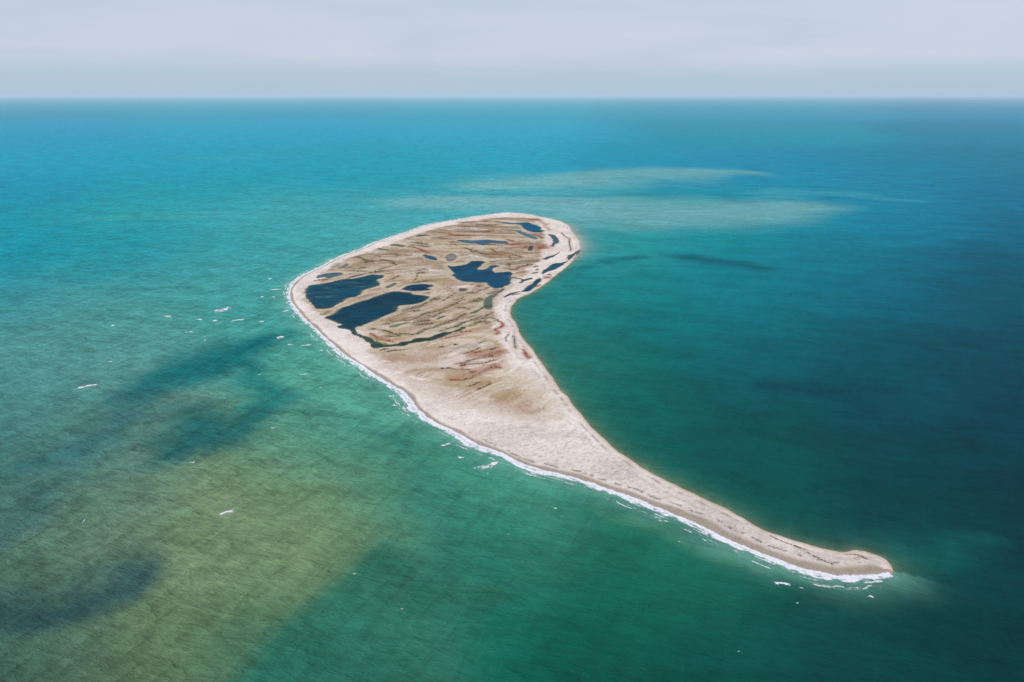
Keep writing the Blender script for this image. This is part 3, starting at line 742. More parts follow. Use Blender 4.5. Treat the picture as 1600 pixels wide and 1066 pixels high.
# soft shapes in the water: shoals (paler) and darker patches: (width px, edge softness, rgb, amount, line)
SHAPES = [
    (40, 1.1, (108, 168, 170), 0.9, [(700, 318), (800, 322), (900, 328), (1000, 328), (1080, 322), (1140, 316)]),
    (24, 1.1, (104, 168, 170), 0.9, [(760, 284), (860, 278), (960, 275), (1060, 272), (1130, 272)]),
    (8, 1.1, (60, 158, 170), 0.6, [(1180, 300), (1300, 302), (1400, 312)]),
    (5, 1.3, (20, 140, 158), 0.7, [(720, 302), (820, 305), (900, 307), (980, 304), (1080, 298), (1150, 290)]),
    (8, 1.2, (40, 158, 172), 0.5, [(280, 248), (360, 246), (450, 244)]),
    (9, 1.3, (60, 160, 162), 0.5, [(150, 342), (300, 338), (440, 334)]),
    (14, 1.5, (0, 90, 104), 0.85, [(1045, 405), (1080, 404), (1120, 408), (1160, 410), (1195, 417)]),
    (9, 1.1, (0, 104, 116), 0.75, [(945, 408), (975, 405), (1005, 403)]),
    (8, 1.0, (0, 108, 116), 0.7, [(900, 420), (925, 419)]),
    (26, 1.2, (0, 62, 76), 0.6, [(1180, 600), (1250, 612), (1310, 625), (1350, 645)]),
    (66, 1.35, (4, 104, 106), 0.95, [(412, 530), (370, 545), (320, 565), (270, 582)]),
    (66, 1.45, (10, 110, 108), 0.8, [(340, 560), (400, 590), (430, 620), (400, 645)]),
    (54, 1.4, (12, 94, 94), 0.9, [(405, 655), (360, 672), (310, 672), (290, 690)]),
    (24, 1.2, (40, 110, 100), 0.5, [(470, 640), (560, 660), (650, 700)]),
    (64, 1.5, (38, 98, 102), 0.6, [(60, 715), (110, 695), (160, 660), (240, 620)]),
    (66, 1.4, (42, 76, 78), 0.9, [(0, 960), (70, 935), (140, 905), (205, 890)]),
    (50, 1.3, (50, 92, 92), 0.55, [(0, 850), (60, 800), (70, 760)]),
    (46, 1.2, (84, 156, 132), 0.6, [(470, 590), (540, 640), (600, 660)]),
    (30, 1.3, (68, 142, 112), 0.5, [(650, 690), (730, 760), (850, 790)]),
    (24, 1.3, (64, 124, 98), 0.6, [(930, 790), (1060, 840), (1180, 880), (1300, 915)]),
    (34, 1.2, (46, 106, 82), 0.55, [(620, 950), (700, 930), (780, 925)]),
    (70, 1.6, (18, 100, 90), 0.45, [(1395, 900), (1420, 880), (1480, 850), (1540, 850)]),
    (18, 1.1, (0, 62, 64), 0.6, [(1260, 835), (1320, 848), (1380, 860)]),
]
EDGE = poly_at([(640, 825), (612, 838), (585, 850), (520, 900), (455, 950), (410, 1000), (340, 1085), (280, 1200), (900, 1200), (1000, 1000), (900, 900), (760, 840)], 0.0)

NB_D, NB_C = 600, 72
bear = np.concatenate([np.linspace(-math.radians(44), math.radians(44), NB_D, endpoint=False),
                       np.linspace(math.radians(44), math.radians(316), NB_C, endpoint=False)])
rad = np.concatenate([[6, 60, 130, 190, 230], np.geomspace(262, 2600, 620), np.geomspace(2600, 130000, 150)[1:]])
NBt, NR = len(bear), len(rad)
RR, BB = np.meshgrid(rad, bear, indexing='ij')
S_P = np.stack([(RR * np.sin(BB)).ravel(), (RR * np.cos(BB)).ravel()], 1)
sx = chart_xy(S_P)
ang_out = np.abs(((BB.ravel() + math.pi) % (2 * math.pi)) - math.pi) * 2.2
lim = math.radians(46) * 2.2
sx[:, 0] = np.clip(np.where(ang_out < lim + 0.01, sx[:, 0], np.sign(sx[:, 0]) * lim), -lim, lim)
sx[:, 1] = np.clip(sx[:, 1], math.log(255), math.log(17000))
wob = np.stack([fbm(S_P[:, 0] / 90, S_P[:, 1] / 90, 201, 3), fbm(S_P[:, 0] / 90, S_P[:, 1] / 90, 207, 3)], 1) - 0.5
sxw = sx + wob * np.array([0.11, 0.10])
num = np.zeros((len(S_P), 3)); den = np.zeros(len(S_P))
for k in range(len(S)):
    d2 = ((sxw - S_xy[k]) ** 2).sum(1)
    wgt = np.exp(-d2 / (2 * 0.14 ** 2)) + 0.02 / (d2 + 0.01) ** 2 * 1e-3
    num += wgt[:, None] * S_rgb[k]
    den += wgt
sea = num / den[:, None]

near = np.nonzero((RR.ravel() > 200) & (RR.ravel() < 6000) & (np.abs(sx[:, 0]) < lim))[0]
Pn = S_P[near]
wq = (np.stack([fbm(Pn[:, 0] / 40, Pn[:, 1] / 40, 211, 4), fbm(Pn[:, 0] / 40, Pn[:, 1] / 40, 217, 4)], 1) - 0.5)
for w, soft, rgb, amt, line in SHAPES:
    L = smooth_open(poly_at(line, 0.0))
    wm = stroke_width(line, w)
    lo, hi = L.min(0) - wm * 2.6, L.max(0) + wm * 2.6
    sel = np.nonzero((Pn[:, 0] > lo[0]) & (Pn[:, 0] < hi[0]) & (Pn[:, 1] > lo[1]) & (Pn[:, 1] < hi[1]))[0]
    pr = max(34.0, wm * 1.4)
    q0 = Pn[sel]
    q = q0 + (np.stack([fbm(q0[:, 0] / pr, q0[:, 1] / pr, 241, 4), fbm(q0[:, 0] / pr, q0[:, 1] / pr, 247, 4)], 1) - 0.5) * wm * 1.25
    d, wp = seg_dist(q, L)
    taper = 0.5 + 0.5 * np.sin(np.clip(wp / (len(L) - 1), 0.03, 0.97) * math.pi) ** 0.6
    m = sstep(1.0 + soft * 0.35, 1.0 - soft * 0.75, d / (wm * 0.62 * taper))
    sea[near[sel]] = blend(sea[near[sel]], lin(rgb), m * amt)
eline = smooth_open(EDGE[:8])
ed, ew = seg_dist(Pn + wq * 14, eline)
ein = inside(Pn + wq * 14, np.vstack([eline, EDGE[8:]]))
em = np.where(ein, sstep(-7, 12, ed), sstep(-7, 12, -ed)) * sstep(110, 20, ed) * sstep(1.0, 9.0, ew)
sea[near] = blend(sea[near], lin((24, 104, 86)), em * 0.7)

bb = (Pn[:, 0] > x0 - 40) & (Pn[:, 0] < x1 + 60) & (Pn[:, 1] > y0 - 40) & (Pn[:, 1] < y1 + 60)
sel = np.nonzero(bb)[0]
q = Pn[sel]
sd, sw = signed(q, COAST)
off = np.maximum(-sd, 0)
isw = sw < N_WEST
nz = fbm(q[:, 0] / 20, q[:, 1] / 20, 221, 4)
c = sea[near[sel]]
fade = sstep(48, 8, off)
c = blend(c, lin((120, 176, 156)), np.where(isw, np.exp(-off / (10 + 12 * nz)) * 0.75, 0) * fade)
c = blend(c, lin((140, 132, 98)), np.where(~isw, np.exp(-off / (2.0 + 3.0 * nz)) * 0.9, 0))
c = blend(c, lin((70, 120, 98)), np.where(~isw, np.exp(-off / (10 + 18 * nz)) * 0.42, 0) * fade)
tipm = sstep(1230, 1400, q[:, 1]) * (~isw)
c = blend(c, lin((168, 176, 172)), np.exp(-off / 16) * 0.85 * tipm)
sea[near[sel]] = c
chop = sstep(250, -350, S_P[:, 0] - (S_P[:, 1] - 500) * 0.12) * 0.62 + 0.38

ring = np.arange(NBt)
nxt = (ring + 1) % NBt
faces = []
for k in range(NR - 1):
    faces.append(np.stack([k * NBt + ring, k * NBt + nxt, (k + 1) * NBt + nxt, (k + 1) * NBt + ring], 1))
sea_faces = np.vstack(faces)[:, ::-1]
sea_v = np.column_stack([S_P, np.zeros(len(S_P))])

W = Mat("sea water")
a = W.attr("water"); ch = W.attr("chop").outputs["Fac"]
pw = W.along(-20, 2.6)
pv = W.along(14, 1.7)
pl = W.along(-14, 2.2)
swell = W.noise(pw, 0.10, 3, 0.55, 0.9)
wave = W.noise(pw, 0.33, 4, 0.62, 0.7)
chopn = W.noise(pv, 0.9, 3, 0.6)
mott = W.noise(pl, 0.02, 5, 0.62, 0.8)
hh = W.math('ADD', W.math('ADD', W.math('MULTIPLY', swell, 2.4), W.math('MULTIPLY', wave, 1.5)), W.math('MULTIPLY', chopn, 0.55))
rows = W.noise(W.along(62, 3.6), 0.085, 2, 0.5, 0.7)
hh = W.math('ADD', hh, W.math('MULTIPLY', rows, 3.4))
hh = W.math('MULTIPLY', hh, W.ramp(ch, 0.0, 1.0, 0.25, 1.0))
wb_ = W.node("ShaderNodeBump", {"Height": hh, "Strength": 1.0, "Distance": 1.0})
# broad silt mottling, plus wave shading painted into the colour: crests lighter, troughs darker
mm = W.math('ADD', W.ramp(mott, 0.38, 0.62, -0.12, 0.12), W.math('MULTIPLY', W.ramp(wave, 0.40, 0.62, -0.09, 0.18), ch))
mm = W.math('ADD', mm, W.math('MULTIPLY', W.ramp(swell, 0.38, 0.64, -0.15, 0.18), ch))
mm = W.math('ADD', mm, W.math('MULTIPLY', W.ramp(rows, 0.38, 0.64, -0.08, 0.12), ch))
mm = W.math('ADD', mm, W.ramp(ch, 0.4, 1.0, 1.0, 1.10))
wc = W.mix(1.0, a.outputs["Color"], W.grey(mm), 'MULTIPLY')
W.set(Base_Color=wc, Roughness=0.32, Normal=wb_.outputs[0], IOR=1.33)
W.b.inputs["Specular IOR Level"].default_value = 0.0
W.sheen(0.004, 0.22, wb_.outputs[0])
sea_o = mesh_object("sea", sea_v, sea_faces, W.m, True, {"water": sea * 0.80}, {"chop": chop})
tag(sea_o, "turquoise and deep green open sea around the island, reaching the hazy horizon", "sea", kind="structure")


# ------------------------------------------------------------------ ponds
pond_mats = {}


def pond_material(rgb, streak):
    m = Mat("pond water")
    base = lin(rgb) * np.array([0.70, 0.68, 0.56])
    p_ = m.pos(rot=20, scale=(0.25, 1, 1))
    n = m.noise(p_, 0.10, 4, 0.6, 0.8)
    f = m.noise(m.pos(), 1.6, 3, 0.6)
    c_ = m.mix(m.ramp(n, 0.54, 0.68, 0.0, streak), tuple(base), tuple(base * 0.9 + np.array([0.06, 0.07, 0.065])))
    mg = m.math('ADD', m.attr("shallow").outputs["Fac"], m.ramp(m.noise(m.pos(), 0.12, 4, 0.6), 0.35, 0.65, -0.35, 0.35))
    c_ = m.mix(m.ramp(mg, 0.38, 1.05, 0.0, 0.62), c_, (0.13, 0.135, 0.095))
    gust = m.ramp(m.noise(m.along(15, 2.5), 0.035, 4, 0.6, 0.5), 0.36, 0.64, 0.72, 1.30)
    c_ = m.mix(1.0, c_, m.grey(gust), 'MULTIPLY')
    b_ = m.node("ShaderNodeBump", {"Height": f, "Strength": 0.5, "Distance": 0.06})
    m.set(Base_Color=c_, Roughness=0.16, IOR=1.33, Normal=b_.outputs[0])
    m.b.inputs["Specular IOR Level"].default_value = 0.0
    m.sheen(0.008, 0.08, b_.outputs[0])
    return m.m


ponds = []
for k, ((outline, colour, kind, label), (idx, sd)) in enumerate(zip(PONDS, pond_fields)):
    lo_i, hi_i = (idx % NX).min(), (idx % NX).max()
    lo_j, hi_j = (idx // NX).min(), (idx // NX).max()
    nx_, ny_ = hi_i - lo_i + 1, hi_j - lo_j + 1
    f = np.full(ny_ * nx_, -1e3)
    f[(idx // NX - lo_j) * nx_ + (idx % NX - lo_i)] = sd
    f = f.reshape(ny_, nx_)[::2, ::2]
    xs, ys = gx[lo_i:hi_i + 1:2], gy[lo_j:hi_j + 1:2]
    on = f > -2.6
    c4 = on[:-1, :-1] | on[1:, :-1] | on[:-1, 1:] | on[1:, 1:]
    j_, i_ = np.nonzero(c4)
    m_ = f.shape[1]
    b0 = j_ * m_ + i_
    qd = np.stack([b0, b0 + 1, b0 + m_ + 1, b0 + m_], 1)
    us = np.unique(qd)
    rm = np.full(f.size, -1); rm[us] = np.arange(len(us))
    XX, YY = np.meshgrid(xs, ys)
    V = np.column_stack([XX.ravel()[us], YY.ravel()[us], np.full(len(us), POND_Z + 0.005 * (k % 4))])
    shallow = np.exp(-np.maximum(f.ravel()[us], 0) / 4.5)
    o = mesh_object(kind, V, rm[qd], pond_material(colour, 0.75 if k == 0 else 0.2), True, None, {"shallow": shallow})
    tag(o, label, kind, "ponds and creeks of the island")
    ponds.append(o)


# ------------------------------------------------------------------ plants
def plant_material(name, c1, c2):
    m = Mat(name)
    n = m.noise(m.pos(), 0.35, 3, 0.6)
    c_ = m.mix(m.ramp(n, 0.35, 0.65), tuple(c1), tuple(c2))
    m.set(Base_Color=c_, Roughness=0.9)
    m.b.inputs["Specular IOR Level"].default_value = 0.1
    return m.m


PM = {
    "O": plant_material("olive scrub", (0.150, 0.124, 0.060), (0.245, 0.195, 0.110)),
    "B": plant_material("brown grass", (0.170, 0.118, 0.072), (0.270, 0.200, 0.125)),
    "D": plant_material("dark sedge", (0.095, 0.075, 0.048), (0.190, 0.142, 0.088)),
    "R": plant_material("red glasswort", (0.310, 0.100, 0.062), (0.400, 0.190, 0.120)),
    "Y": plant_material("yellow green reed", (0.240, 0.260, 0.045), (0.340, 0.330, 0.100)),
    "T": plant_material("straw grass", (0.350, 0.250, 0.130), (0.450, 0.345, 0.205)),
}


def tufts(P, size):
    """spiky low clumps: five leaf blades spreading from each foot; returns verts, tris"""
    n = len(P)
    zb = ground_z(P)
    nb = 5
    ang = rng.uniform(0, 2 * math.pi, (n, 1)) + np.arange(nb) * 2 * math.pi / nb + rng.uniform(-0.4, 0.4, (n, nb))
    spread = size[:, None] * rng.uniform(0.35, 0.8, (n, nb))
    hgt = size[:, None] * rng.uniform(0.35, 0.75, (n, nb))
    wid = size[:, None] * 0.28
    cx, cy = P[:, 0:1], P[:, 1:2]
    ox, oy = np.cos(ang), np.sin(ang)
    V = np.zeros((n, nb, 3, 3))
    V[:, :, 0, 0] = cx - oy * wid; V[:, :, 0, 1] = cy + ox * wid; V[:, :, 0, 2] = zb[:, None] - 0.05
    V[:, :, 1, 0] = cx + oy * wid; V[:, :, 1, 1] = cy - ox * wid; V[:, :, 1, 2] = zb[:, None] - 0.05
    V[:, :, 2, 0] = cx + ox * spread; V[:, :, 2, 1] = cy + oy * spread; V[:, :, 2, 2] = zb[:, None] + hgt
    V = V.reshape(-1, 3)
    return V, np.arange(len(V)).reshape(-1, 3)


def sample_line(L, wm, n):
    seg = np.linalg.norm(np.diff(L, axis=0), axis=1)
    cum = np.concatenate([[0], np.cumsum(seg)])
    t = rng.uniform(0, cum[-1], n)
    i = np.clip(np.searchsorted(cum, t) - 1, 0, len(seg) - 1)
    f = (t - cum[i]) / np.maximum(seg[i], 1e-6)
    d = (L[i + 1] - L[i]) / np.maximum(seg[i], 1e-6)[:, None]
    q = L[i] + (L[i + 1] - L[i]) * f[:, None]
    nn = np.stack([-d[:, 1], d[:, 0]], 1)
    tp = 0.45 + 0.55 * np.sin(np.clip(t / cum[-1], 0.03, 0.97) * math.pi) ** 0.5
    return q + nn * (rng.normal(0, 0.36, n) * wm * tp)[:, None], cum[-1]


def dry(P):
    return ground_z(P) > POND_Z + 0.03


# belts that stand out on their own get a label; the rest of each kind is one mass
NAMED = {
    ("R", 820.5): ("glasswort", "red glasswort ring around the tiny violet pond"),
    ("R", 840): ("glasswort", "round red glasswort patch east of the tiny violet pond"),
    ("R", 776.5): ("glasswort", "hook-shaped rust orange glasswort patch on the white eastern sand"),
    ("R", 751.9): ("glasswort", "bright red glasswort belt, upper of the southern flat's red belts"),
    ("R", 704): ("glasswort", "red glasswort belt at the western end of the curved sedge line"),
    ("R", 767.9): ("glasswort", "small red glasswort patch at the eastern end of the curved sedge line"),
    ("R", 759): ("glasswort", "small crimson glasswort patch on the far northern ridges"),
    ("R", 818): ("glasswort", "speckled rusty glasswort patch beside the eastern shore"),
    ("Y", 571.3): ("reed", "bright yellow-green reed fringe along the creek's western mouth"),
    ("Y", 727): ("reed", "yellow-green reed bed at the creek's eastern end"),
    ("Y", 500): ("reed", "mustard reed clump on the neck between the two western lagoons"),
    ("Y", 587.5): ("reed", "lime reed fringe at the eastern tip of the streaked lagoon"),
    ("D", 803): ("shrub", "dark brown shrub belt standing on the white eastern sand"),
    ("O", 737.5): ("shrub", "dense olive scrub thicket below the two-fingered lagoon"),
    ("O", 758.5): ("shrub", "round olive scrub thicket beside the grey-green channel's foot"),
    ("O", 672.3): ("shrub", "olive scrub belt off the eastern tip of the largest lagoon"),
    ("O", 794.8): ("shrub", "small olive thicket above the two-fingered lagoon's eastern end"),
    ("O", 572): ("shrub", "dark olive scrub patch beneath the northwestern beach"),
}
CATEGORY = {"glasswort": "glasswort", "reed": "reeds", "shrub": "scrub"}
mass = {}
for (kind, w, line), (_, wm, L) in zip(STROKES, stroke_info):
    if kind not in PM:
        continue
    _, length = sample_line(L, wm, 1)
    n = int(min(max(length * wm * 0.17, 12), 1500))
    q, _ = sample_line(L, wm, n)
    q = q[dry(q)]
    if len(q) < 3:
        continue
    V, F = tufts(q, rng.uniform(0.9, 2.4, len(q)))
    nm = NAMED.get((kind, line[0][0]))
    if nm and not (nm[0] == "glasswort" and kind == "R" and line[0] in ((704, 378.8),)):
        foot = np.append(L.mean(0), POND_Z)
        root = bpy.data.objects.new(nm[0] + "_bed", None)
        root.location = foot
        scene.collection.objects.link(root)
        tag(root, nm[1], CATEGORY[nm[0]], "plant belts of the marsh")
        o = mesh_object("foliage", V - foot, F, PM[kind])
        o.parent = root
        tag(o, kind="stuff")
    else:
        mass.setdefault(kind, []).append(V)
# loose cover over the marsh swales and the flats
n = 90000
cand = np.stack([rng.uniform(x0, x1, n), rng.uniform(y0, y1, n)], 1)
fi = np.clip(((cand[:, 0] - x0) / STEP).astype(int), 0, NX - 1)
fj = np.clip(((cand[:, 1] - y0) / STEP).astype(int), 0, NY - 1)
gi = fj * NX + fi
u = rng.uniform(0, 1, n)
okd = dry(cand)
sel = okd & (swale[gi] * 0.9 + tan_mask[gi] * marsh[gi] * 0.10 > u) & (tan_mask[gi] > 0.3)
half = rng.uniform(0, 1, n) < 0.35
mass.setdefault("B", []).append(tufts(cand[sel & ~half], rng.uniform(0.6, 1.5, int((sel & ~half).sum())))[0])
mass.setdefault("O", []).append(tufts(cand[sel & half], rng.uniform(0.6, 1.5, int((sel & half).sum())))[0])
sel2 = okd & (tan_mask[gi] > 0.5) & (u < 0.22) & ~sel
mass.setdefault("T", []).append(tufts(cand[sel2], rng.uniform(0.6, 1.3, int(sel2.sum())))[0])
MASS = {"O": ("olive_scrub_vegetation", "olive scrub streaks over the marsh ridges"), "B": ("brown_grass", "brown dry grass in the swales of the marsh"),
        "D": ("dark_sedge_grass", "dark sedge lines across the flats"), "R": ("red_glasswort_vegetation", "thin reddish glasswort streaks over the flats"),
        "T": ("straw_grass", "straw coloured grass over the tan flats"), "Y": ("reed_vegetation", "scattered reeds")}
for kind, parts in mass.items():
    V = np.vstack(parts)
    if len(V) == 0:
        continue
    o = mesh_object(MASS[kind][0], V, np.arange(len(V)).reshape(-1, 3), PM[kind])
    tag(o, MASS[kind][1], "plants", kind="stuff")

# ------------------------------------------------------------------ drift wrack on the spit's point
WRACK = [
    (1.6, [(1261, 864.5), (1268, 868), (1274, 871), (1280, 873)], "crooked dark wrack line inland on the spit's point, western of two"),
    (1.6, [(1283, 875), (1291, 879), (1301, 882.5)], "crooked dark wrack line inland on the spit's point, eastern of two"),
    (1.5, [(1320, 867), (1332, 866), (1341, 867.5), (1349, 872), (1355, 875.5)], "arched dark wrack line around the head of the spit"),
    (0.9, [(1203, 837), (1216, 843.5), (1226, 848), (1234, 851), (1252, 857)], "thin dark wrack line along the spit's inner shore"),
]
for w, line, label in WRACK:
    L = smooth_open(poly_at(line, 0.8))
    wm = stroke_width(line, w)
    q, length = sample_line(L, wm * 1.1, int(np.linalg.norm(np.diff(L, axis=0), axis=1).sum() * 4))
    V, F = tufts(q, rng.uniform(0.5, 1.1, len(q)))
    V[:, 2] -= 0.1
    foot = np.append(L.mean(0), 0.9)
    root = bpy.data.objects.new("seaweed_wrack", None)
    root.location = foot
    scene.collection.objects.link(root)
    tag(root, label, "wrack", "wrack lines on the spit")
    o = mesh_object("drift", V - foot, F, PM["D"])
    o.parent = root
    tag(o, kind="stuff")
# fine drift scattered along the western strandline: nobody could count it
wl_idx = np.nonzero(wr > 0.35)[0]
pick = rng.choice(wl_idx, min(2600, len(wl_idx)), replace=False)
q = G[pick] + rng.uniform(-0.7, 0.7, (len(pick), 2))
V, F = tufts(q, rng.uniform(0.4, 0.9, len(q)))
V[:, 2] -= 0.08
tag(mesh_object("strandline_debris", V, F, PM["D"]), "dark scattered seaweed drift above the washed western sand", "seaweed drift", kind="stuff")

# ------------------------------------------------------------------ surf and whitecaps
Fm = Mat("sea foam")
fp = Fm.pos()
fn = Fm.noise(fp, 0.8, 4, 0.65)
fc = Fm.mix(Fm.ramp(fn, 0.3, 0.65), (0.60, 0.61, 0.65), (0.80, 0.79, 0.82))
fb = Fm.node("ShaderNodeBump", {"Height": Fm.noise(fp, 1.6, 3, 0.6), "Strength": 0.9, "Distance": 0.5})
lacy = Fm.math('ADD', Fm.math('MULTIPLY', Fm.noise(fp, 0.5, 4, 0.75, 0.6), 1.4), Fm.math('MULTIPLY', Fm.noise(fp, 1.7, 3, 0.7), 1.0))
cover = Fm.math('ADD', Fm.attr("foam_cover").outputs["Fac"], Fm.math('SUBTRACT', lacy, 1.2))
alpha = Fm.ramp(cover, 0.26, 0.66)
Fm.set(Base_Color=fc, Roughness=0.75, Normal=fb.outputs[0], Alpha=alpha)
Fm.b.inputs["Specular IOR Level"].default_value = 0.15

W_LINE = COAST[:N_WEST]
seg = np.linalg.norm(np.diff(W_LINE, axis=0), axis=1)
cum = np.concatenate([[0], np.cumsum(seg)])
ds = 0.9
s = np.arange(0, cum[-1], ds)
cx = np.interp(s, cum, W_LINE[:, 0]); cy = np.interp(s, cum, W_LINE[:, 1])
ker = np.ones(15) / 15
cxs = np.convolve(np.pad(cx, 7, mode='edge'), ker, 'valid'); cys = np.convolve(np.pad(cy, 7, mode='edge'), ker, 'valid')
tx, ty = np.gradient(cxs), np.gradient(cys)
ln = np.hypot(tx, ty); tx, ty = tx / ln, ty / ln
nxo, nyo = ty, -tx                               # seaward?
test = signed(np.stack([cxs + nxo * 6, cys + nyo * 6], 1), COAST)[0].mean()
if test > 0:
    nxo, nyo = -nxo, -nyo
tt = np.arange(-5.0, 16.0, 0.7)
SS, TT = np.meshgrid(s, tt, indexing='ij')
PX = cxs[:, None] + nxo[:, None] * TT
PY = cys[:, None] + nyo[:, None] * TT
fy_ = cys[:, None] + 0 * TT
# width of the breaking strip along the shore
wid = 4.6 + 5.5 * fbm(s / 30, s * 0 + 3.3, 301, 3) + 3.0 * sstep(0.45, 0.7, fbm(s / 11, s * 0 + 8.1, 303, 2))
wid = 0.82 * wid * (0.15 + 0.85 * sstep(60, 260, s)) * (1 - 0.25 * sstep(0, 1, (s - cum[-1] + 60) / 60))
pres = fbm(SS / 5.0, TT / 2.2, 307, 4)
lace = fbm(PX / 3.0, PY / 3.0, 311, 4)
edge_out = wid[:, None] - TT + (pres - 0.5) * 6
edge_in = TT + 2.6 + (fbm(SS / 9, TT / 5, 313, 3) - 0.5) * 3.5
dens = np.minimum(sstep(-1.0, 5.0, edge_out), sstep(-0.3, 2.2, edge_in))
crest = np.exp(-((TT - wid[:, None] * 0.62 + (pres - 0.5) * 4) / 1.6) ** 2)
back = np.exp(-((TT - 0.2 + (lace - 0.5) * 4) / 1.3) ** 2)
body = 0.47 + 0.5 * crest + 0.35 * back + 0.10 * sstep(900, 620, fy_)
trail = sstep(0.56, 0.72, fbm(SS / 16, TT / 1.3, 317, 4)) * sstep(11, 0, TT - wid[:, None]) * sstep(-3, 1, TT)
outer = np.exp(-((TT - wid[:, None] - 4.2 - 2.5 * fbm(SS / 25, SS * 0 + 1.7, 331, 3)) / 0.7) ** 2) * sstep(0.52, 0.66, fbm(SS / 18, SS * 0 + 5.2, 337, 3))
dens = np.maximum(np.maximum(dens * body, trail * 0.6 * sstep(60, 260, SS)), outer * 0.7 * sstep(200, 400, SS))
keepf = (dens > 0.04) & (TT < 15.6)
gz = ground_z(np.stack([PX.ravel(), PY.ravel()], 1)).reshape(PX.shape)
fz = np.maximum(gz, 0.0) + 0.03 + 0.5 * np.clip(dens, 0, 1) * sstep(0.3, 0.75, lace) * sstep(-2, 2, TT)
cellf = keepf[:-1, :-1] | keepf[1:, :-1] | keepf[:-1, 1:] | keepf[1:, 1:]
j_, i_ = np.nonzero(cellf)
m_ = len(tt)
b0 = j_ * m_ + i_
qd = np.stack([b0, b0 + 1, b0 + m_ + 1, b0 + m_], 1)
us = np.unique(qd)
rm = np.full(PX.size, -1); rm[us] = np.arange(len(us))
V = np.column_stack([PX.ravel()[us], PY.ravel()[us], fz.ravel()[us]])
surf = mesh_object("surf_foam", V, rm[qd], Fm.m, True, None, {"foam_cover": dens.ravel()[us]})
tag(surf, "ragged white surf breaking all along the western shore and the outer side of the spit", "surf", kind="stuff")

CAPS = [  # px, py, length px, width px, slope (dy/dx in px), label
    (348, 484.5, 27, 9, -0.05, "largest whitecap west of the island's bend, broad and broken"),
    (373, 500.7, 26, 2.6, -0.12, "long thin whitecap streak below the largest western whitecap"),
    (338, 502, 9, 4, -0.2, "short thick whitecap just below the largest western whitecap"),
    (311, 499.7, 12, 2.6, -0.1, "whitecap with a short tail southwest of the largest western whitecap"),
    (262, 494.5, 14, 4, -0.1, "double whitecap farthest west in the upper row of whitecaps"),
    (295.6, 519, 14, 2.2, -0.1, "flat thin whitecap just above the dark water patch"),
    (321, 532, 5, 2.5, -0.2, "foam fleck at the dark patch's northern edge, below the flat thin whitecap"), (177, 509, 7, 3, -0.1, "lone foam fleck far out west of the double whitecap"), (424, 436.5, 7, 3.2, -0.2, "northernmost foam fleck off the island's western bend"), (431, 453, 20, 1.8, -0.1, "thin whitecap streak close off the island's western bend"),
    (410, 464, 6, 3, 0, "western one of two foam dots off the western bend"), (427, 464, 6, 3, 0, "eastern one of two foam dots off the western bend"), (408, 503, 8, 3, 0, "foam fleck at the eastern end of the upper row of whitecaps"), (446, 487, 14, 2.6, -0.1, "whitecap touching the western bend's surf"),
    (439, 528, 13, 5, -0.15, "thick whitecap off the western shore, above a close pair"), (454, 539, 10, 3, -0.15, "western one of a close pair of whitecaps off the western shore"),
    (478, 540, 18, 3.2, -0.15, "longer eastern one of a close pair of whitecaps off the western shore"),
    (502, 547.6, 7, 2, 0.2, "small slanting foam fleck just inside the close pair, near the surf"), (475, 585, 15, 2, -0.1, "lone thin whitecap streak south of the close pair"), (172, 565.5, 6, 2.6, 0.2, "tiny foam fleck above the long slanting western whitecap"),
    (137, 604.4, 35, 4.5, -0.18, "long slanting whitecap alone in the western open water"),
    (405, 586, 4, 2.2, 0, "tiny foam fleck in the middle of the dark water patch"), (427, 669, 8, 2.4, -0.2, "foam fleck south of the dark water patch's eastern arm"), (300.6, 723, 10, 2.4, -0.1, "small whitecap alone over the olive water"),
    (353, 801, 30, 7, -0.3, "bright jagged whitecap alone in the olive shallows"),
    (131, 815, 9, 2, -1.2, "faint upright whitecap fleck in the murky southwestern water"),
    (612, 620, 8, 3.5, 0.3, "foam fleck close to the surf, upper of a pair above the spit's root"), (617, 634, 9, 3, 0.1, "foam fleck close to the surf, lower of a pair above the spit's root"), (501, 606, 5, 1.6, 0, "tiny foam fleck southeast of the lone thin whitecap streak"),
    (760, 728, 42, 11, -0.35, "large lacy whitecap just outside the surf at the spit's root"),
    (720, 715, 12, 5, 0.3, "small round whitecap beside the large lacy one"), (697, 695, 18, 5, -0.2, "loose foam patch northwest of the large lacy whitecap"),
    (762, 741, 4, 2, 0, "tiny foam dot directly below the large lacy whitecap"), (868, 795, 5, 1.8, 0.1, "foam fleck off the middle of the spit, upper of two"), (878, 807, 3, 1.5, 0, "foam dot off the middle of the spit, lower of two"), (794, 835, 4, 1.5, 0, "tiny foam dot in green water south of the large lacy whitecap"), (628, 952, 4, 1.5, 0, "tiny foam dot in the dark green water at the bottom"), (553, 897, 5, 1.4, 0, "faint foam fleck beside the edge of the olive shallows"),
    (1222, 913, 26, 8, 0.28, "triangular whitecap off the spit, seaward of its dark wrack lines"),
    (1361, 934, 10, 8, 0.6, "small breaking crest off the very tip of the spit"), (1062, 847, 5, 1.8, 0, "foam fleck just outside the surf along the outer spit"),
    (1246, 943, 4, 1.6, 0, "foam dot south of the triangular whitecap"), (1154, 1018, 4, 1.6, 0, "southernmost foam dot, in deep green water below the spit"), (1252, 919, 8, 1.6, 0.2, "thin foam streak trailing east of the triangular whitecap"),
]
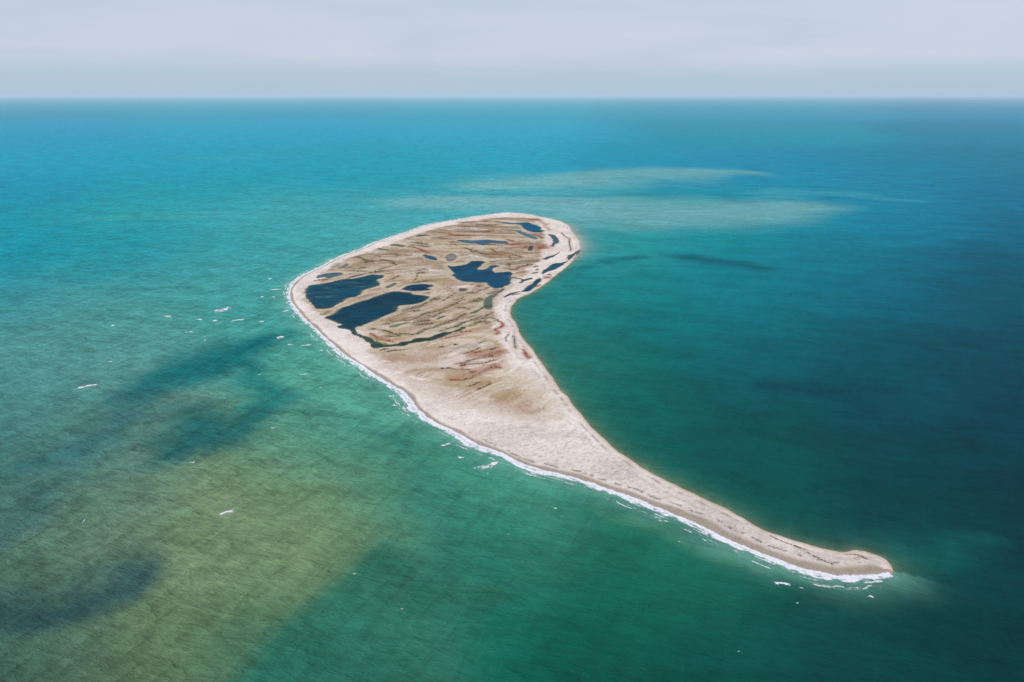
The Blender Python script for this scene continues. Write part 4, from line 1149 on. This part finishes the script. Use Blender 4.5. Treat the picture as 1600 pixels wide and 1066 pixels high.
for k, (px, py, lpx, wpx, slope, label) in enumerate(CAPS):
    d = np.array([1.0, slope]) / math.hypot(1, slope)
    A, B = at(px - d[0] * lpx / 2, py - d[1] * lpx / 2), at(px + d[0] * lpx / 2, py + d[1] * lpx / 2)
    wm = stroke_width([(px - d[0] * 5, py - d[1] * 5), (px + d[0] * 5, py + d[1] * 5)], wpx)
    Lw = np.linalg.norm(B - A)
    e = (B - A) / Lw
    nrm = np.array([-e[1], e[0]])
    st = max(min(0.55, wm / 7), 0.28)
    us_ = np.linspace(-Lw * 0.75, Lw * 0.75, max(int(Lw * 1.5 / st), 9)); vs_ = np.linspace(-wm * 0.9, wm * 0.9, max(int(wm * 1.8 / st), 7))
    U, Vv = np.meshgrid(us_, vs_, indexing='ij')
    bend = np.sin(U / max(Lw, 1) * 3 + k) * wm * 0.15
    uu = U / (Lw / 2)
    nzv = fbm(U / (Lw * 0.16 + 0.5) + k * 13.7, Vv / (wm * 0.22 + 0.25) + k * 5.1, 401, 4, 0.6)
    crest = np.exp(-((Vv - bend - wm * 0.12) / (wm * 0.16)) ** 2) * sstep(1.15, 0.55, np.abs(uu))
    tail = np.exp(-((Vv - bend) / (wm * 0.42)) ** 2) * sstep(1.45, 0.3, np.abs(uu + 0.15 * math.sin(k)))
    val = crest * 0.55 + tail * 0.34 + (nzv - 0.5) * 2.2 * np.maximum(tail, crest)
    edge_fade = sstep(1.5, 1.2, np.abs(uu)) * sstep(0.9, 0.7, np.abs(Vv) / wm)
    val = np.clip(val, 0, 1.2) * edge_fade
    m_ = len(vs_)
    j_, i_ = [q_.ravel() for q_ in np.meshgrid(np.arange(len(us_) - 1), np.arange(m_ - 1), indexing='ij')]
    b0 = j_ * m_ + i_
    qd = np.stack([b0, b0 + 1, b0 + m_ + 1, b0 + m_], 1)
    c0 = (A + B) / 2
    Pw = c0 + U.ravel()[:, None] * e + (Vv).ravel()[:, None] * nrm
    zz = 0.04 + 0.45 * np.clip(val.ravel(), 0, 1) * (0.4 + nzv.ravel())
    o = mesh_object("whitecap", np.column_stack([Pw, zz]), qd, Fm.m, True, None, {"foam_cover": val.ravel()})
    tag(o, label, "whitecap", "whitecaps around the island")

# ------------------------------------------------------------------ haze over the sea
bpy.ops.mesh.primitive_cube_add(size=1)
haze = bpy.context.object
haze.name = "haze"
haze.scale = (290000, 290000, 330)
haze.location = (0, 0, 330 / 2 - 4.0)
hm = bpy.data.materials.new("haze air")
hm.use_nodes = True
hn = hm.node_tree.nodes
for n_ in list(hn):
    hn.remove(n_)
ho = hn.new("ShaderNodeOutputMaterial")
hv = hn.new("ShaderNodeVolumePrincipled")
hv.inputs["Color"].default_value = (0.80, 0.845, 0.885, 1)
hv.inputs["Density"].default_value = 0.000022
hv.inputs["Anisotropy"].default_value = 0.0
hm.node_tree.links.new(hv.outputs[0], ho.inputs["Volume"])
haze.data.materials.append(hm)
tag(haze, "pale sea haze thickening towards the horizon", "haze", kind="stuff")
